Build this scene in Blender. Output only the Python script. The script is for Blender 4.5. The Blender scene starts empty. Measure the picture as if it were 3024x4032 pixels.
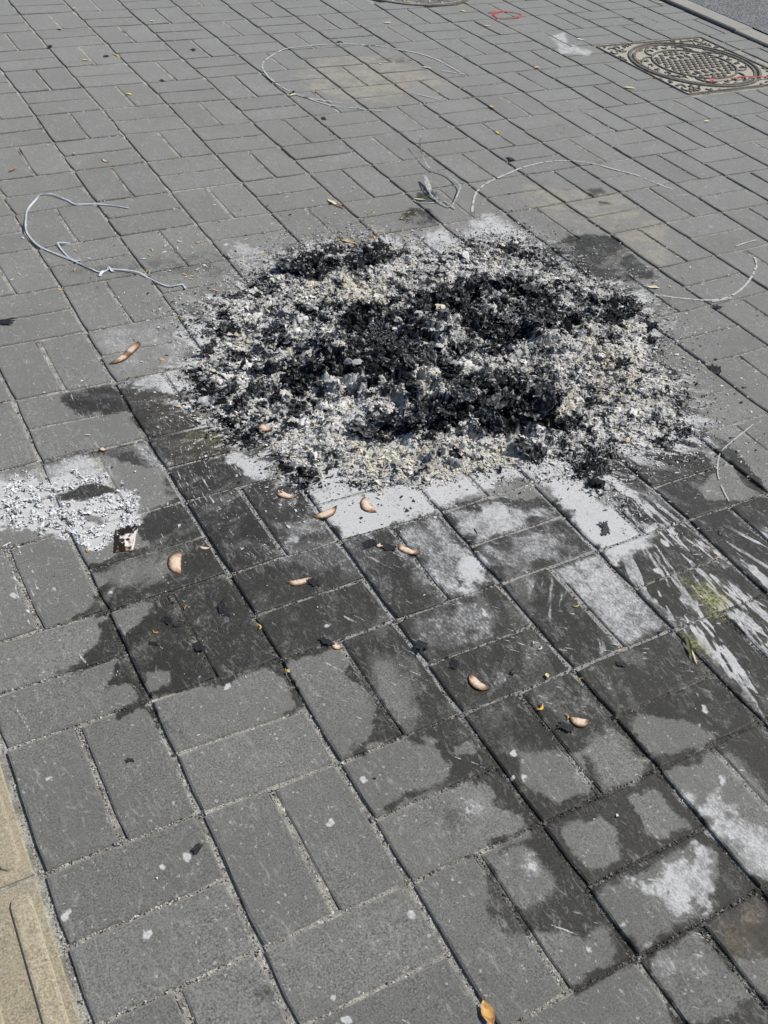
import bpy, math, random
import numpy as np
from mathutils import Vector, Matrix, noise as mnoise

# ------------------------------------------------------------------ camera, sky, sun
L = 0.25                                            # one basket-weave cell of the paving, metres
FPX = 4089.07                                       # focal length in photo pixels (3024 x 4032)
R = np.array([[0.8771847, -0.4731288, 0.0818298],
              [-0.2538922, -0.6016964, -0.7572979],
              [0.4075362, 0.6435142, -0.6479226]])   # world -> camera (x right, y down, z forward)
CAM = np.array([-1.1849955, -3.6920487, 5.9104335]) * L
S = bpy.context.scene
C = S.collection
cd = bpy.data.cameras.new('camera')
cd.sensor_fit = 'HORIZONTAL'; cd.sensor_width = 36.0
cd.lens = FPX / 3024 * 36.0
cd.clip_start = 0.05; cd.clip_end = 500
cam = bpy.data.objects.new('camera', cd); C.objects.link(cam)
M3 = R.T @ np.diag([1, -1, -1])
cam.matrix_world = Matrix([list(M3[i]) + [CAM[i]] for i in range(3)] + [[0, 0, 0, 1]])
S.camera = cam

SUN_AZ, SUN_EL = math.radians(-11), math.radians(50)   # azimuth measured from +X towards +Y
sd = Vector((math.cos(SUN_AZ) * math.cos(SUN_EL), math.sin(SUN_AZ) * math.cos(SUN_EL), math.sin(SUN_EL)))
W = bpy.data.worlds.new('World'); S.world = W; W.use_nodes = True
wn = W.node_tree
bg = wn.nodes['Background']; bg.inputs['Strength'].default_value = 0.075
sky = wn.nodes.new('ShaderNodeTexSky'); sky.sky_type = 'NISHITA'; sky.sun_disc = False
sky.sun_elevation = SUN_EL; sky.sun_rotation = math.pi / 2 - SUN_AZ
wn.links.new(sky.outputs[0], bg.inputs[0])
sl = bpy.data.lights.new('sun', 'SUN'); sl.energy = 4.1; sl.angle = math.radians(0.5); sl.color = (1.0, 0.955, 0.89)
so = bpy.data.objects.new('sun', sl); C.objects.link(so)
so.rotation_euler = sd.to_track_quat('Z', 'Y').to_euler()
S.view_settings.view_transform = 'Standard'; S.view_settings.look = 'None'
S.view_settings.exposure = 0.0; S.view_settings.gamma = 1.0
S.cycles.max_bounces = 5

random.seed(7); rng = np.random.default_rng(7)

# ------------------------------------------------------------------ helpers
def tag(o, label=None, cat=None, group=None, kind=None):
    if label: o['label'] = label
    if cat: o['category'] = cat
    if group: o['group'] = group
    if kind: o['kind'] = kind
    return o

def ground(px, py, z=0.0):
    """point of the pavement plane seen at photo pixel (px, py), metres"""
    px = np.asarray(px, float); py = np.asarray(py, float)
    d = np.stack([(px - 1512) / FPX, (py - 2016) / FPX, np.ones_like(px)], -1) @ R
    k = (z - CAM[2]) / d[..., 2]
    return CAM[0] + k * d[..., 0], CAM[1] + k * d[..., 1]

def pixel(X, Y, Z=0.0):
    V = np.stack([X - CAM[0], Y - CAM[1], np.zeros_like(X) + Z - CAM[2]], -1) @ R.T
    return 1512 + FPX * V[..., 0] / V[..., 2], 2016 + FPX * V[..., 1] / V[..., 2]

def crop(r, c, pts):          # photo read in 2 x 4 tiles of 1512 x 1008, 1659 wide when enlarged
    return [(x * 0.9114 + 1512 * c, y * 0.9114 + 1008 * r) for x, y in pts]
def ov(pts):                  # photo read as one 1659 x 2212 overview
    return [(x * 1.8228, y * 1.8228) for x, y in pts]
def z8(ox, oy, pts, s=0.4822):
    return [(ox + x * s, oy + y * s) for x, y in pts]

def mesh(name, verts, faces, mat=None, parent=None, smooth=False, cols=None, link=True, mats=None, midx=None):
    me = bpy.data.meshes.new(name)
    if isinstance(verts, np.ndarray) and isinstance(faces, np.ndarray):
        n = faces.shape[1]
        me.vertices.add(len(verts)); me.vertices.foreach_set('co', verts.astype(np.float32).ravel())
        me.loops.add(faces.size); me.loops.foreach_set('vertex_index', faces.astype(np.int32).ravel())
        me.polygons.add(len(faces)); me.polygons.foreach_set('loop_start', np.arange(0, faces.size, n, dtype=np.int32))
        me.polygons.foreach_set('loop_total', np.full(len(faces), n, dtype=np.int32))
        me.update(calc_edges=True)
    else:
        me.from_pydata([tuple(v) for v in verts], [], [tuple(f) for f in faces]); me.update()
    if cols is not None:
        a = me.color_attributes.new('col', 'FLOAT_COLOR', 'POINT')
        cc = np.ones((len(verts), 4), np.float32); cc[:, :3] = cols
        a.data.foreach_set('color', cc.ravel())
    for m in (mats or [mat]): me.materials.append(m)
    if midx is not None: me.polygons.foreach_set('material_index', np.asarray(midx, np.int32))
    if smooth: me.polygons.foreach_set('use_smooth', np.ones(len(me.polygons), bool))
    if not link: return me
    o = bpy.data.objects.new(name, me); C.objects.link(o)
    if parent: o.parent = parent
    return o

def inst(name, me, parent=None, loc=(0, 0, 0), rot=(0, 0, 0), sc=(1, 1, 1)):
    o = bpy.data.objects.new(name, me); C.objects.link(o)
    o.location = loc; o.rotation_euler = rot; o.scale = sc
    if parent: o.parent = parent
    return o

def empty(name, loc=(0, 0, 0)):
    o = bpy.data.objects.new(name, None); C.objects.link(o); o.location = loc; o.empty_display_size = 0.05
    return o

# vectorised value noise
def vnoise(x, y, seed=0):
    xi = np.floor(x).astype(np.int64); yi = np.floor(y).astype(np.int64)
    fx = (x - xi).astype(np.float32); fy = (y - yi).astype(np.float32)
    fx = fx * fx * (3 - 2 * fx); fy = fy * fy * (3 - 2 * fy)
    T = np.random.default_rng(seed + 99).random((256, 256), dtype=np.float32)
    def h(a, b): return T[a & 255, b & 255]
    return (h(xi, yi) * (1 - fx) * (1 - fy) + h(xi + 1, yi) * fx * (1 - fy) + h(xi, yi + 1) * (1 - fx) * fy + h(xi + 1, yi + 1) * fx * fy)
def fbm(x, y, seed=0, oc=4, gain=0.5):
    s = 0; a = 1; t = 0
    for k in range(oc):
        s = s + a * vnoise(x * 2 ** k + 17.3 * k, y * 2 ** k - 9.1 * k, seed + k); t += a; a *= gain
    return s / t
def sstep(a, b, x):
    t = np.clip((x - a) / (b - a), 0, 1); return t * t * (3 - 2 * t)

def poly_sd(X, Y, P):
    """signed distance, positive inside"""
    P = np.asarray(P, float); d2 = np.full(X.shape, 1e9, np.float32); ins = np.zeros(X.shape, bool)
    for a, b in zip(P, np.roll(P, -1, 0)):
        e = b - a; wx = X - a[0]; wy = Y - a[1]
        t = np.clip((wx * e[0] + wy * e[1]) / max(e @ e, 1e-12), 0, 1)
        d2 = np.minimum(d2, (wx - t * e[0]) ** 2 + (wy - t * e[1]) ** 2)
        if a[1] != b[1]:
            c = ((a[1] <= Y) != (b[1] <= Y)) & (X < e[0] * (Y - a[1]) / (b[1] - a[1]) + a[0])
            ins ^= c
    d = np.sqrt(d2)
    return np.where(ins, d, -d)

# ------------------------------------------------------------------ where the stains lie (map of the pavement, metres)
X0, X1, Y0, Y1 = -1.5 * L, 13.5 * L, -3 * L, 15.5 * L
TW, TH = 2400, 2960
gx = np.linspace(X0, X1, TW, dtype=np.float32); gy = np.linspace(Y0, Y1, TH, dtype=np.float32)
GX, GY = np.meshgrid(gx, gy)
N1 = fbm(GX * 28, GY * 28, 1, 5, 0.6) - 0.5
N2 = fbm(GX * 90, GY * 90, 11, 3, 0.6) - 0.5
wet = np.zeros((TH, TW), np.float32); ash = wet.copy(); tan_ = wet.copy(); yel = wet.copy(); haze_ = wet.copy()
def paint(ch, pts, val=1.0, soft=0.006, rag=0.05, mode='max', nz=None):
    wx, wy = ground([p[0] for p in pts], [p[1] for p in pts])
    m = 0.06 + soft
    i0, i1 = np.searchsorted(gx, [wx.min() - m, wx.max() + m]); j0, j1 = np.searchsorted(gy, [wy.min() - m, wy.max() + m])
    if i1 <= i0 or j1 <= j0: return
    sl_ = (slice(j0, j1), slice(i0, i1))
    step = 2 if (i1 - i0) * (j1 - j0) > 300000 else 1
    xs, ys = gx[i0:i1:step], gy[j0:j1:step]
    sdv = poly_sd(*np.meshgrid(xs, ys), np.stack([wx, wy], 1))
    if step == 2: sdv = sdv.repeat(2, 0).repeat(2, 1)[:j1 - j0, :i1 - i0]
    if ch is wet: soft = soft * 1.7
    m_ = sstep(-soft, soft, sdv + rag * N1[sl_] + rag * 0.25 * N2[sl_]) * val
    if nz is not None: m_ = m_ * nz[sl_]
    if mode == 'max': ch[sl_] = np.maximum(ch[sl_], m_)
    elif mode == 'add': ch[sl_] += m_
    else: ch[sl_] *= 1 - m_

K = crop
# damp stone
paint(wet, K(1, 0, [(250, 600), (300, 580), (500, 545), (640, 520), (760, 560), (850, 700), (1000, 740), (1000, 850), (1160, 880), (1190, 970), (1400, 1010), (1659, 1000), (1659, 1180), (780, 1180), (720, 950), (650, 830), (560, 680), (350, 690), (280, 650)]), 0.95, 0.012)
paint(wet, K(1, 0, [(170, 885), (420, 835), (620, 790), (700, 920), (600, 900), (430, 870), (190, 905)]), 0.8, 0.008)
paint(wet, K(2, 0, [(780, -60), (560, 60), (620, 140), (500, 180), (395, 232), (400, 262), (480, 300), (410, 310), (400, 330), (410, 400), (310, 465), (470, 440), (430, 500), (400, 580), (330, 660), (200, 708), (330, 690), (500, 640), (480, 700), (450, 760), (560, 740), (600, 800), (500, 865), (515, 890), (600, 855), (650, 900), (690, 960), (690, 860), (650, 820), (850, 760), (930, 755), (1150, 685), (1220, 720), (1265, 790), (1240, 850), (1090, 922), (1300, 875), (1330, 830), (1240, 690), (1260, 640), (1480, 590), (1520, 650), (1500, 700), (1540, 750), (1610, 800), (1700, 880), (1700, -60)]), 1.0, 0.004, 0.035)
paint(wet, K(2, 0, [(505, 440), (640, 402), (600, 480), (540, 522), (505, 480)]), 1, 0.005, 0.03, 'erase')
paint(wet, K(2, 0, [(625, 700), (730, 690), (720, 740), (640, 790)]), 1, 0.005, 0.03, 'erase')
paint(wet, K(2, 0, [(420, 270), (640, 200), (760, 190), (750, 290), (520, 340), (470, 320)]), 0.55, 0.02, 0.04, 'erase')
paint(wet, K(2, 0, [(700, 915), (780, 905), (815, 940), (790, 980), (720, 970)]), 0.9, 0.012)
paint(wet, K(2, 0, [(1460, 1075), (1560, 1010), (1700, 960), (1700, 1010), (1560, 1060)]), 0.9, 0.006)
paint(wet, K(2, 1, [(-60, -60), (1720, -60), (1720, 1180), (300, 1180), (320, 1106), (-60, 1106)]), 1.0, 0.006)
for pts, v, sf in [([(-60, 1015), (60, 985), (140, 1000), (250, 1030), (310, 1180), (-60, 1180)], 1, .006), ([(300, 1020), (370, 1000), (400, 1050), (370, 1110), (310, 1100)], 1, .005), ([(165, 985), (200, 970), (240, 990), (210, 1015)], .9, .004),
                   ([(1090, 890), (1150, 880), (1380, 950), (1405, 970), (1330, 1030), (1200, 1060), (1110, 980), (1080, 920)], 1, .006), ([(-40, 640), (40, 640), (90, 780), (170, 880), (60, 910), (-40, 760)], .75, .02),
                   ([(830, 1060), (880, 990), (980, 930), (1060, 1000), (1100, 1106), (1080, 1200), (840, 1200)], .85, .01), ([(500, 1040), (640, 1000), (760, 1060), (830, 1200), (520, 1200)], .6, .03),
                   ([(600, 640), (540, 560), (700, 560), (800, 640)], .3, .03)]:
    paint(wet, K(2, 1, pts), v, sf, 0.035, 'erase')
E1 = [(290, -60), (540, -60), (700, 240), (600, 300), (400, 362), (365, 385), (430, 320), (560, 262), (640, 225), (560, 200), (470, 170), (480, 110), (460, 60), (420, 40), (300, 85), (100, 135), (20, 178), (10, 170), (90, 118), (290, 45)]
paint(wet, K(3, 1, E1), 1, 0.005, 0.03)
paint(wet, K(3, 1, [(190, 130), (330, 100), (400, 180), (380, 240), (300, 320), (200, 240)]), 0.6, 0.03)
paint(wet, K(3, 1, [(500, -60), (1720, -60), (1720, 1180), (1290, 1180), (1120, 850), (1000, 905), (830, 990), (820, 950), (870, 890), (960, 850), (990, 790), (960, 705), (910, 695), (870, 745), (700, 720), (540, 735), (465, 700), (435, 620), (430, 500), (425, 390), (520, 330), (620, 300)]), 1, 0.005, 0.03)
for pts, v, sf in [([(590, -60), (850, -60), (905, 85), (760, 152), (650, 90), (600, 60)], .9, .006), ([(880, -60), (1180, -60), (1100, 40), (940, 95)], .8, .01),
                   ([(440, 395), (600, 335), (680, 400), (740, 450), (765, 520), (700, 562), (600, 582), (540, 560), (500, 480)], .9, .01),
                   ([(760, 280), (830, 220), (930, 205), (980, 260), (1010, 340), (1018, 395), (900, 430), (850, 415), (790, 350)], 1, .006),
                   ([(1055, 130), (1170, 85), (1200, 110), (1320, 258), (1250, 268), (1190, 310), (1130, 280), (1090, 200)], 1, .005),
                   ([(1200, 20), (1490, -60), (1720, 210), (1720, 500), (1560, 440), (1420, 270), (1330, 160)], 1, .006),
                   ([(930, 550), (1060, 480), (1200, 400), (1340, 320), (1440, 375), (1450, 460), (1385, 580), (1350, 650), (1200, 720), (1100, 782), (1040, 720), (960, 600)], 1, .005),
                   ([(1155, 830), (1340, 705), (1400, 760), (1570, 985), (1530, 1040), (1330, 1090), (1255, 1030), (1200, 950)], 1, .005),
                   ([(1500, 840), (1720, 830), (1720, 960), (1630, 960)], 1, .006),
                   ([(960, 920), (1110, 880), (1190, 1000), (1250, 1180), (900, 1180), (840, 1000)], 1, .006)]:
    paint(wet, K(3, 1, pts), v, sf, 0.028, 'erase')
paint(wet, K(3, 0, [(1430, 1180), (1500, 960), (1540, 960), (1600, 1180)]), 0.0)
paint(wet, K(1, 1, [(1030, 860), (1320, 788), (1400, 700), (1395, 765), (1480, 800), (1620, 960), (1700, 1060), (1560, 1000), (1480, 870), (1335, 800), (1435, 920), (1370, 1000), (1400, 1070), (1380, 1180), (1090, 1180), (980, 870)]), 1, 0.005, 0.03)
paint(wet, K(1, 1, [(1020, 230), (1200, 300), (1180, 360), (1030, 300)]), 0.6, 0.02)
paint(wet, K(0, 1, [(690, 1070), (800, 1010), (1000, 1015), (1100, 1120), (1190, 1200), (1010, 1220), (850, 1190), (700, 1130)]), 0.85, 0.01)
for pts, v in [([(140, 830), (220, 825), (250, 850), (240, 885), (130, 870)], .85), ([(50, 950), (110, 900), (200, 895), (235, 945), (220, 965), (120, 978)], .85), ([(870, 818), (940, 808), (975, 840), (900, 850)], .7), ([(915, 865), (985, 868), (1000, 885), (930, 885)], .7), ([(775, 885), (850, 900), (860, 935), (800, 925)], .6), ([(760, 818), (820, 812), (810, 832)], .5)]:
    paint(wet, K(0, 1, pts), v, 0.012)
for pts in [[(600, 740), (700, 730), (800, 870), (900, 1000), (1050, 1106), (900, 1060), (760, 880)], [(500, 920), (750, 870), (950, 960), (1250, 960), (1400, 935), (1000, 1030), (780, 900)]]:
    paint(wet, K(0, 1, pts), 0.35, 0.02)
for pts, v in [([(130, 1180), (900, 1080), (1130, 1085), (1659, 1020), (1659, 1150), (1200, 1200)], .5)]:
    paint(wet, K(0, 0, pts), v, 0.02)
paint(wet, K(0, 0, [(790, 1060), (900, 1040), (1000, 1060), (900, 1100)]), 0.3, 0.02)
for x, y, r in [(515, 2995, 13), (1125, 3350, 14), (940, 3565, 38), (880, 3845, 30), (1040, 3915, 50), (1900, 3860, 16), (1555, 3620, 18), (30, 3865, 0)]:
    if r: paint(wet, [(x + r * math.cos(a), y + r * .7 * math.sin(a)) for a in np.linspace(0, 6.28, 9)[:-1]], .6, .008, .03)
for pts, v in [([(600, 740), (520, 520), (760, 480), (860, 560), (700, 600)], .35), ([(480, 330), (900, 280), (860, 520), (560, 540)], 0.0)]:
    paint(tan_, K(1, 0, pts), v, 0.04)
paint(tan_, K(1, 0, [(540, 560), (760, 540), (960, 740), (1000, 860), (740, 860), (620, 700)]), 0.5, 0.03)
paint(tan_, K(0, 1, [(620, 800), (1010, 835), (1200, 955), (1250, 1060), (1200, 1160), (1000, 1010), (700, 940), (600, 860)]), 0.65, 0.03)
paint(tan_, K(0, 0, [(1290, 320), (1400, 250), (1700, 235), (1720, 440), (1520, 430), (1350, 390)]), 0.75, 0.03, 0.12)
paint(tan_, K(0, 1, [(-60, 240), (100, 250), (150, 300), (300, 360), (280, 405), (160, 380), (-60, 425)]), 0.65, 0.03, 0.12)
paint(wet, K(0, 1, [(-60, 340), (140, 345), (300, 370), (270, 400), (160, 390), (-60, 440)]), 0.28, 0.04, 0.12)
paint(wet, K(0, 1, [(-30, 250), (70, 245), (140, 280), (60, 285)]), 0.5, 0.02, 0.15)
paint(wet, K(0, 1, [(500, 310), (580, 330), (590, 370), (500, 350)]), 0.2, 0.03)
paint(tan_, K(3, 1, [(1400, 680), (1600, 570), (1720, 600), (1720, 820), (1500, 825), (1430, 760)]), 0.9, 0.012)
paint(yel, K(2, 1, [(1320, 310), (1390, 320), (1500, 400), (1450, 440), (1350, 360)]), 0.9, 0.02, 0.06)
paint(yel, K(2, 1, [(1300, 540), (1380, 560), (1400, 620), (1340, 600)]), 0.6, 0.02, 0.06)
paint(yel, K(1, 0, [(850, 740), (960, 760), (930, 830), (800, 800)]), 0.35, 0.03, 0.06)
# ash dust
paint(ash, K(1, 0, [(170, 895), (420, 860), (520, 1000), (600, 1180), (-60, 1180), (-60, 930), (120, 930)]), 0.55, 0.02, 0.08)
paint(ash, K(1, 0, [(-60, 960), (180, 960), (400, 950), (560, 1040), (620, 1180), (-60, 1180)]), 0.9, 0.015, 0.08)
paint(ash, K(2, 0, [(30, -60), (600, -60), (520, 80), (430, 175), (330, 150), (250, 100), (50, 60)]), 1.0, 0.012, 0.07)
paint(ash, K(1, 0, [(245, 1030), (395, 975), (505, 1000), (490, 1022), (350, 1060), (250, 1060)]), 0.95, 0.005, 0.02, 'erase')
paint(wet, K(1, 0, [(245, 1030), (395, 975), (505, 1000), (490, 1022), (350, 1060), (250, 1060)]), 0.9, 0.005, 0.02)
paint(ash, K(2, 0, [(330, 5), (430, 20), (440, 55), (380, 50)]), 0.8, 0.008, 0.04, 'erase')
paint(ash, K(1, 0, [(780, 280), (900, 300), (1010, 380), (900, 425), (830, 350)]), 1.0, 0.01)
paint(ash, K(1, 0, [(720, 300), (1000, 240), (1300, 300), (1300, 700), (1000, 700), (900, 560), (820, 420)]), 0.7, 0.03)
paint(ash, K(1, 0, [(500, 560), (640, 500), (760, 490), (880, 560), (760, 600), (600, 590)]), 0.75, 0.02, 0.08)
paint(ash, K(1, 0, [(380, 320), (500, 290), (800, 280), (860, 460), (540, 530), (470, 470)]), 0.36, 0.03, 0.08)
paint(ash, K(1, 0, [(1000, 850), (1180, 890), (1190, 960), (1080, 960), (980, 890)]), 0.8, 0.02, 0.08)
paint(ash, K(1, 0, [(560, 800), (640, 820), (740, 900), (680, 940), (600, 850)]), 0.5, 0.02)
paint(ash, ov([(640, 960), (1250, 960), (1290, 1060), (1350, 1140), (1440, 1130), (1400, 1180), (1330, 1215), (1290, 1180), (1180, 1045), (1130, 1025), (950, 1105), (740, 1165), (690, 1100), (660, 1040)]), 0.98, 0.02, 0.05)
paint(ash, K(2, 1, [(-40, 70), (230, 10), (480, 300), (250, 380), (120, 200)]), 0.52, 0.05, 0.12)
paint(ash, K(2, 1, [(250, -20), (760, -40), (740, 30), (380, 140)]), 0.62, 0.03, 0.12)
paint(ash, K(2, 1, [(300, 220), (420, 190), (480, 300), (330, 350)]), 0.85, 0.03, 0.08)
paint(ash, K(2, 1, [(400, 150), (700, 60), (880, 160), (620, 250), (480, 280)]), 0.42, 0.03, 0.12)
paint(ash, K(2, 1, [(730, 250), (920, 180), (1230, 490), (1040, 580)]), 0.55, 0.012, 0.02)
paint(ash, K(2, 1, [(90, 520), (230, 400), (500, 380), (460, 520), (200, 620)]), 0.38, 0.03, 0.12)
paint(ash, K(2, 1, [(780, -40), (1000, -40), (1100, 80), (1000, 130), (900, 160)]), 1.0, 0.02)
paint(ash, K(2, 0, [(1020, 150), (1500, 30), (1659, 60), (1659, 300), (1200, 250)]), 0.30, 0.04, 0.12)
paint(ash, K(2, 0, [(1120, 30), (1400, 20), (1460, 100), (1260, 170)]), 0.5, 0.03, 0.12)
paint(ash, K(0, 1, [(180, 1000), (250, 985), (330, 1060), (660, 1160), (200, 1200)]), 0.7, 0.02, 0.12)
paint(ash, K(1, 1, [(150, -30), (640, -20), (620, 50), (500, 95), (300, 105), (200, 50)]), 1.0, 0.012)
paint(ash, K(0, 1, [(370, 960), (430, 920), (560, 960), (700, 1120), (420, 1160)]), 0.75, 0.03, 0.12)
paint(ash, K(0, 1, [(720, 148), (785, 140), (800, 190), (905, 222), (880, 240), (760, 232), (735, 190)]), 0.55, 0.015, 0.04)
paint(ash, K(0, 0, [(985, 1060), (1080, 1040), (1130, 1090), (1100, 1180), (960, 1130)]), 0.6, 0.02, 0.12)
paint(ash, K(1, 1, [(1120, 560), (1300, 600), (1200, 760), (1250, 800), (1020, 870), (950, 800)]), 0.85, 0.02, 0.08)
paint(ash, K(3, 1, [(1080, 500), (1240, 430), (1340, 330), (1430, 400), (1440, 500), (1330, 640), (1250, 650)]), 0.62, 0.02, 0.12)
paint(ash, K(3, 1, [(1300, 100), (1430, 120), (1659, 300), (1700, 470), (1590, 440), (1440, 270)]), 0.55, 0.02, 0.12)
paint(ash, K(3, 1, [(1030, 650), (1130, 720), (1110, 770), (1030, 700)]), 0.55, 0.01, 0.1)
paint(ash, K(3, 1, [(1150, 840), (1350, 760), (1420, 880), (1200, 900)]), 0.36, 0.03, 0.1)
paint(ash, K(3, 1, [(620, 380), (700, 430), (760, 500), (700, 510)]), 0.5, 0.01, 0.08)
paint(ash, K(3, 1, [(300, 90), (500, 170), (580, 260), (440, 250), (340, 200)]), 0.38, 0.03, 0.1)
# ash smeared outwards from the fire in streaks
cx, cy = ground(2250, 1700); rr = np.hypot(GX - cx, GY - cy); th = np.arctan2(GY - cy, GX - cx)
st = fbm(th * 26, rr * 6, 31, 4, 0.65)
stf = fbm(th * 70, rr * 22, 37, 3, 0.6)
streak = wet * 0
paint(streak, K(2, 1, [(880, -60), (1200, -60), (1300, 40), (1720, 60), (1720, 1020), (1560, 850), (1250, 500), (1230, 480), (930, 170)]), 1.0, 0.05, 0.05)
paint(streak, K(1, 1, [(950, 960), (1100, 1000), (1200, 1106), (1000, 1106)]), 0.8, 0.05)
ash = np.maximum(ash, streak * sstep(0.485, 0.545, st * 0.62 + stf * 0.38) * 0.66)
streak2 = wet * 0
paint(streak2, K(2, 1, [(520, 280), (720, 240), (1020, 580), (820, 660)]), 1.0, 0.03)
paint(streak2, K(2, 1, [(90, 500), (500, 330), (800, 660), (1400, 690), (1500, 900), (340, 860)]), 0.6, 0.06)
ash = np.maximum(ash, streak2 * sstep(0.55, 0.62, st * 0.6 + stf * 0.4) * 0.5)
# flung splashes of ash, drawn out away from the fire
c2x, c2y = ground(1600, 1500); r2 = np.hypot(GX - c2x, GY - c2y); t2 = np.arctan2(GY - c2y, GX - c2x)
sp = vnoise(t2 * r2 * 160, r2 * 60, 51) * 0.6 + vnoise(t2 * r2 * 330, r2 * 150, 52) * 0.4
dens = np.clip(1.25 - r2 / 1.25, 0, 1)
patch = fbm(GX * 9, GY * 9, 61, 3)
thr = 0.893 - 0.10 * dens - 0.30 * (patch - 0.5)
ash = np.maximum(ash, sstep(thr, thr + 0.04, sp) * 0.70)
# film of ash and soot fading out from the rim of the heap
hp = np.array([ground(p[0], p[1]) for p in ov([(400, 872), (392, 800), (440, 775), (418, 695), (450, 662), (575, 590), (610, 556), (680, 530), (820, 522), (930, 548), (1060, 508), (1130, 512), (1190, 560), (1260, 600), (1380, 640), (1430, 780), (1500, 930), (1440, 975), (1350, 970), (1345, 1080), (1200, 1000), (1050, 1025), (900, 1062), (780, 1050), (655, 1056), (572, 970), (480, 965), (440, 905)])])
sdh = np.repeat(np.repeat(poly_sd(GX[::4, ::4], GY[::4, ::4], hp), 4, 0), 4, 1)[:TH, :TW]
film = np.exp(np.minimum(sdh, 0) / 0.075)
rad1 = fbm(t2 * 30, r2 * 14, 101, 5, .65); rad2 = fbm(t2 * 38 + 9, r2 * 16, 103, 5, .65)
ash = np.maximum(ash, 0.95 * film * sstep(.44, .62, rad1))
wet = np.maximum(wet, 1.0 * film * sstep(.46, .60, rad2))
tan_ *= 0.35 + 1.1 * sstep(.38, .60, fbm(GX * 16, GY * 30, 105, 5, .65))
# soft pale veil
haze_ = np.clip(1.0 - np.abs(r2 - 0.2) / 0.85, 0, 1) * sstep(0.42, 0.75, fbm(GX * 14, GY * 14, 71, 4, .6)) * 0.5
# the damp dries unevenly, in drawn-out smears
dry = fbm(t2 * 22, r2 * 9, 83, 5, .62)
dry2 = fbm(GX * 26, GY * 26, 81, 4, .65)
soft_ = fbm(GX * 22, GY * 8 + GX * 3, 95, 5, .62); ash *= 0.88 + 0.34 * sstep(.36, .62, soft_)
wet *= (1 - 0.30 * sstep(0.50, 0.66, dry)) * (1 - 0.22 * sstep(0.5, 0.68, dry2))
ash = np.maximum(ash, 0.42 * sstep(0.48, 0.74, dry) * np.clip(1.35 - r2 / 0.95, 0, 1))
# small white scuffs and drips on the clean bricks
def dabs(K_, lst):
    for (x, y, rx_, ry_, a_) in lst:
        P_ = []
        for q in np.linspace(0, 6.283, 11)[:-1]:
            u, v_ = .30 * rx_ * math.cos(q), .42 * ry_ * math.sin(q); P_.append((x + u * math.cos(a_) - v_ * math.sin(a_), y + u * math.sin(a_) + v_ * math.cos(a_)))
        paint(ash, K_(P_), 0.80, 0.003, 0.030)
dabs(lambda p: K(3, 0, p), [(750, 155, 16, 10, 0), (702, 428, 16, 8, 0), (298, 620, 9, 26, .5), (285, 645, 10, 14, 0), (385, 808, 5, 12, 0), (415, 800, 4, 12, .4), (1395, 860, 30, 14, .5), (1410, 885, 26, 10, .2), (1470, 960, 30, 22, .4), (1440, 1000, 26, 22, 0), (1490, 1090, 50, 14, .1), (215, 45, 46, 3, -.6), (230, 125, 4, 16, .3), (158, 225, 13, 5, -.5), (1420, 180, 4, 36, -.1), (1428, 235, 4, 16, 0), (890, 548, 6, 20, 0), (1340, 765, 28, 8, .3), (1488, 742, 10, 8, 0), (855, 915, 9, 6, 0), (1300, 1030, 5, 16, 0), (1365, 935, 6, 7, 0), (640, 720, 20, 30, 0), (800, 380, 5, 14, -.5), (1210, 520, 5, 18, 0), (1225, 670, 8, 6, 0), (1570, 55, 7, 34, -.4), (1575, 880, 4, 20, 0)])
dabs(lambda p: K(3, 1, p), [(705, 492, 16, 20, -.3), (765, 495, 20, 10, 0), (690, 470, 30, 8, .6), (482, 830, 30, 20, .1), (588, 908, 44, 16, .1), (690, 968, 46, 7, .1), (60, 580, 30, 7, .6), (115, 630, 32, 8, .8), (880, 780, 4, 30, -.4), (920, 840, 4, 30, -.4), (1030, 970, 60, 5, .75), (1110, 1050, 70, 5, .7), (360, 180, 7, 22, 0), (445, 178, 26, 7, .1), (500, 212, 10, 7, 0), (530, 235, 16, 5, .3), (645, 425, 34, 8, .7), (345, 300, 5, 24, 0), (455, 690, 5, 18, 0), (275, 620, 5, 24, 0), (295, 480, 4, 18, 0), (1075, 670, 18, 24, .3), (1130, 745, 20, 12, .4), (1180, 300, 12, 6, .3), (810, 365, 22, 6, .6), (870, 236, 8, 7, 0), (600, 50, 4, 30, -.1), (560, 40, 4, 20, 0), (1450, 45, 8, 5, 0), (1460, 60, 5, 26, -.5), (1560, 560, 4, 20, -.5)])
dabs(lambda p: K(2, 0, p), [(480, 345, 22, 7, -.4), (520, 295, 9, 7, 0), (215, 660, 20, 16, 0), (190, 690, 16, 6, -.4), (350, 858, 20, 6, -.7), (1510, 780, 4, 20, .3), (895, 945, 12, 20, .5), (985, 760, 30, 4, -.8), (1290, 820, 8, 5, 0), (860, 715, 16, 8, -.4), (1405, 490, 12, 10, 0), (70, 290, 50, 10, .5), (60, 370, 50, 12, .6), (160, 330, 40, 8, .5), (120, 430, 40, 6, .4), (230, 330, 26, 6, .3)])
dabs(lambda p: K(2, 1, p), [(205, 465, 10, 18, 0), (1360, 800, 4, 40, -.4), (1385, 850, 4, 26, -.4), (1365, 916, 7, 14, 0), (935, 1075, 6, 10, 0), (960, 1070, 4, 24, -.4), (560, 1050, 20, 12, .3), (600, 1075, 18, 18, 0), (430, 430, 26, 50, -.3), (395, 400, 14, 26, 0), (1240, 350, 90, 14, 1.0), (1180, 240, 80, 14, .9), (1210, 130, 60, 20, .6)])
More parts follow.
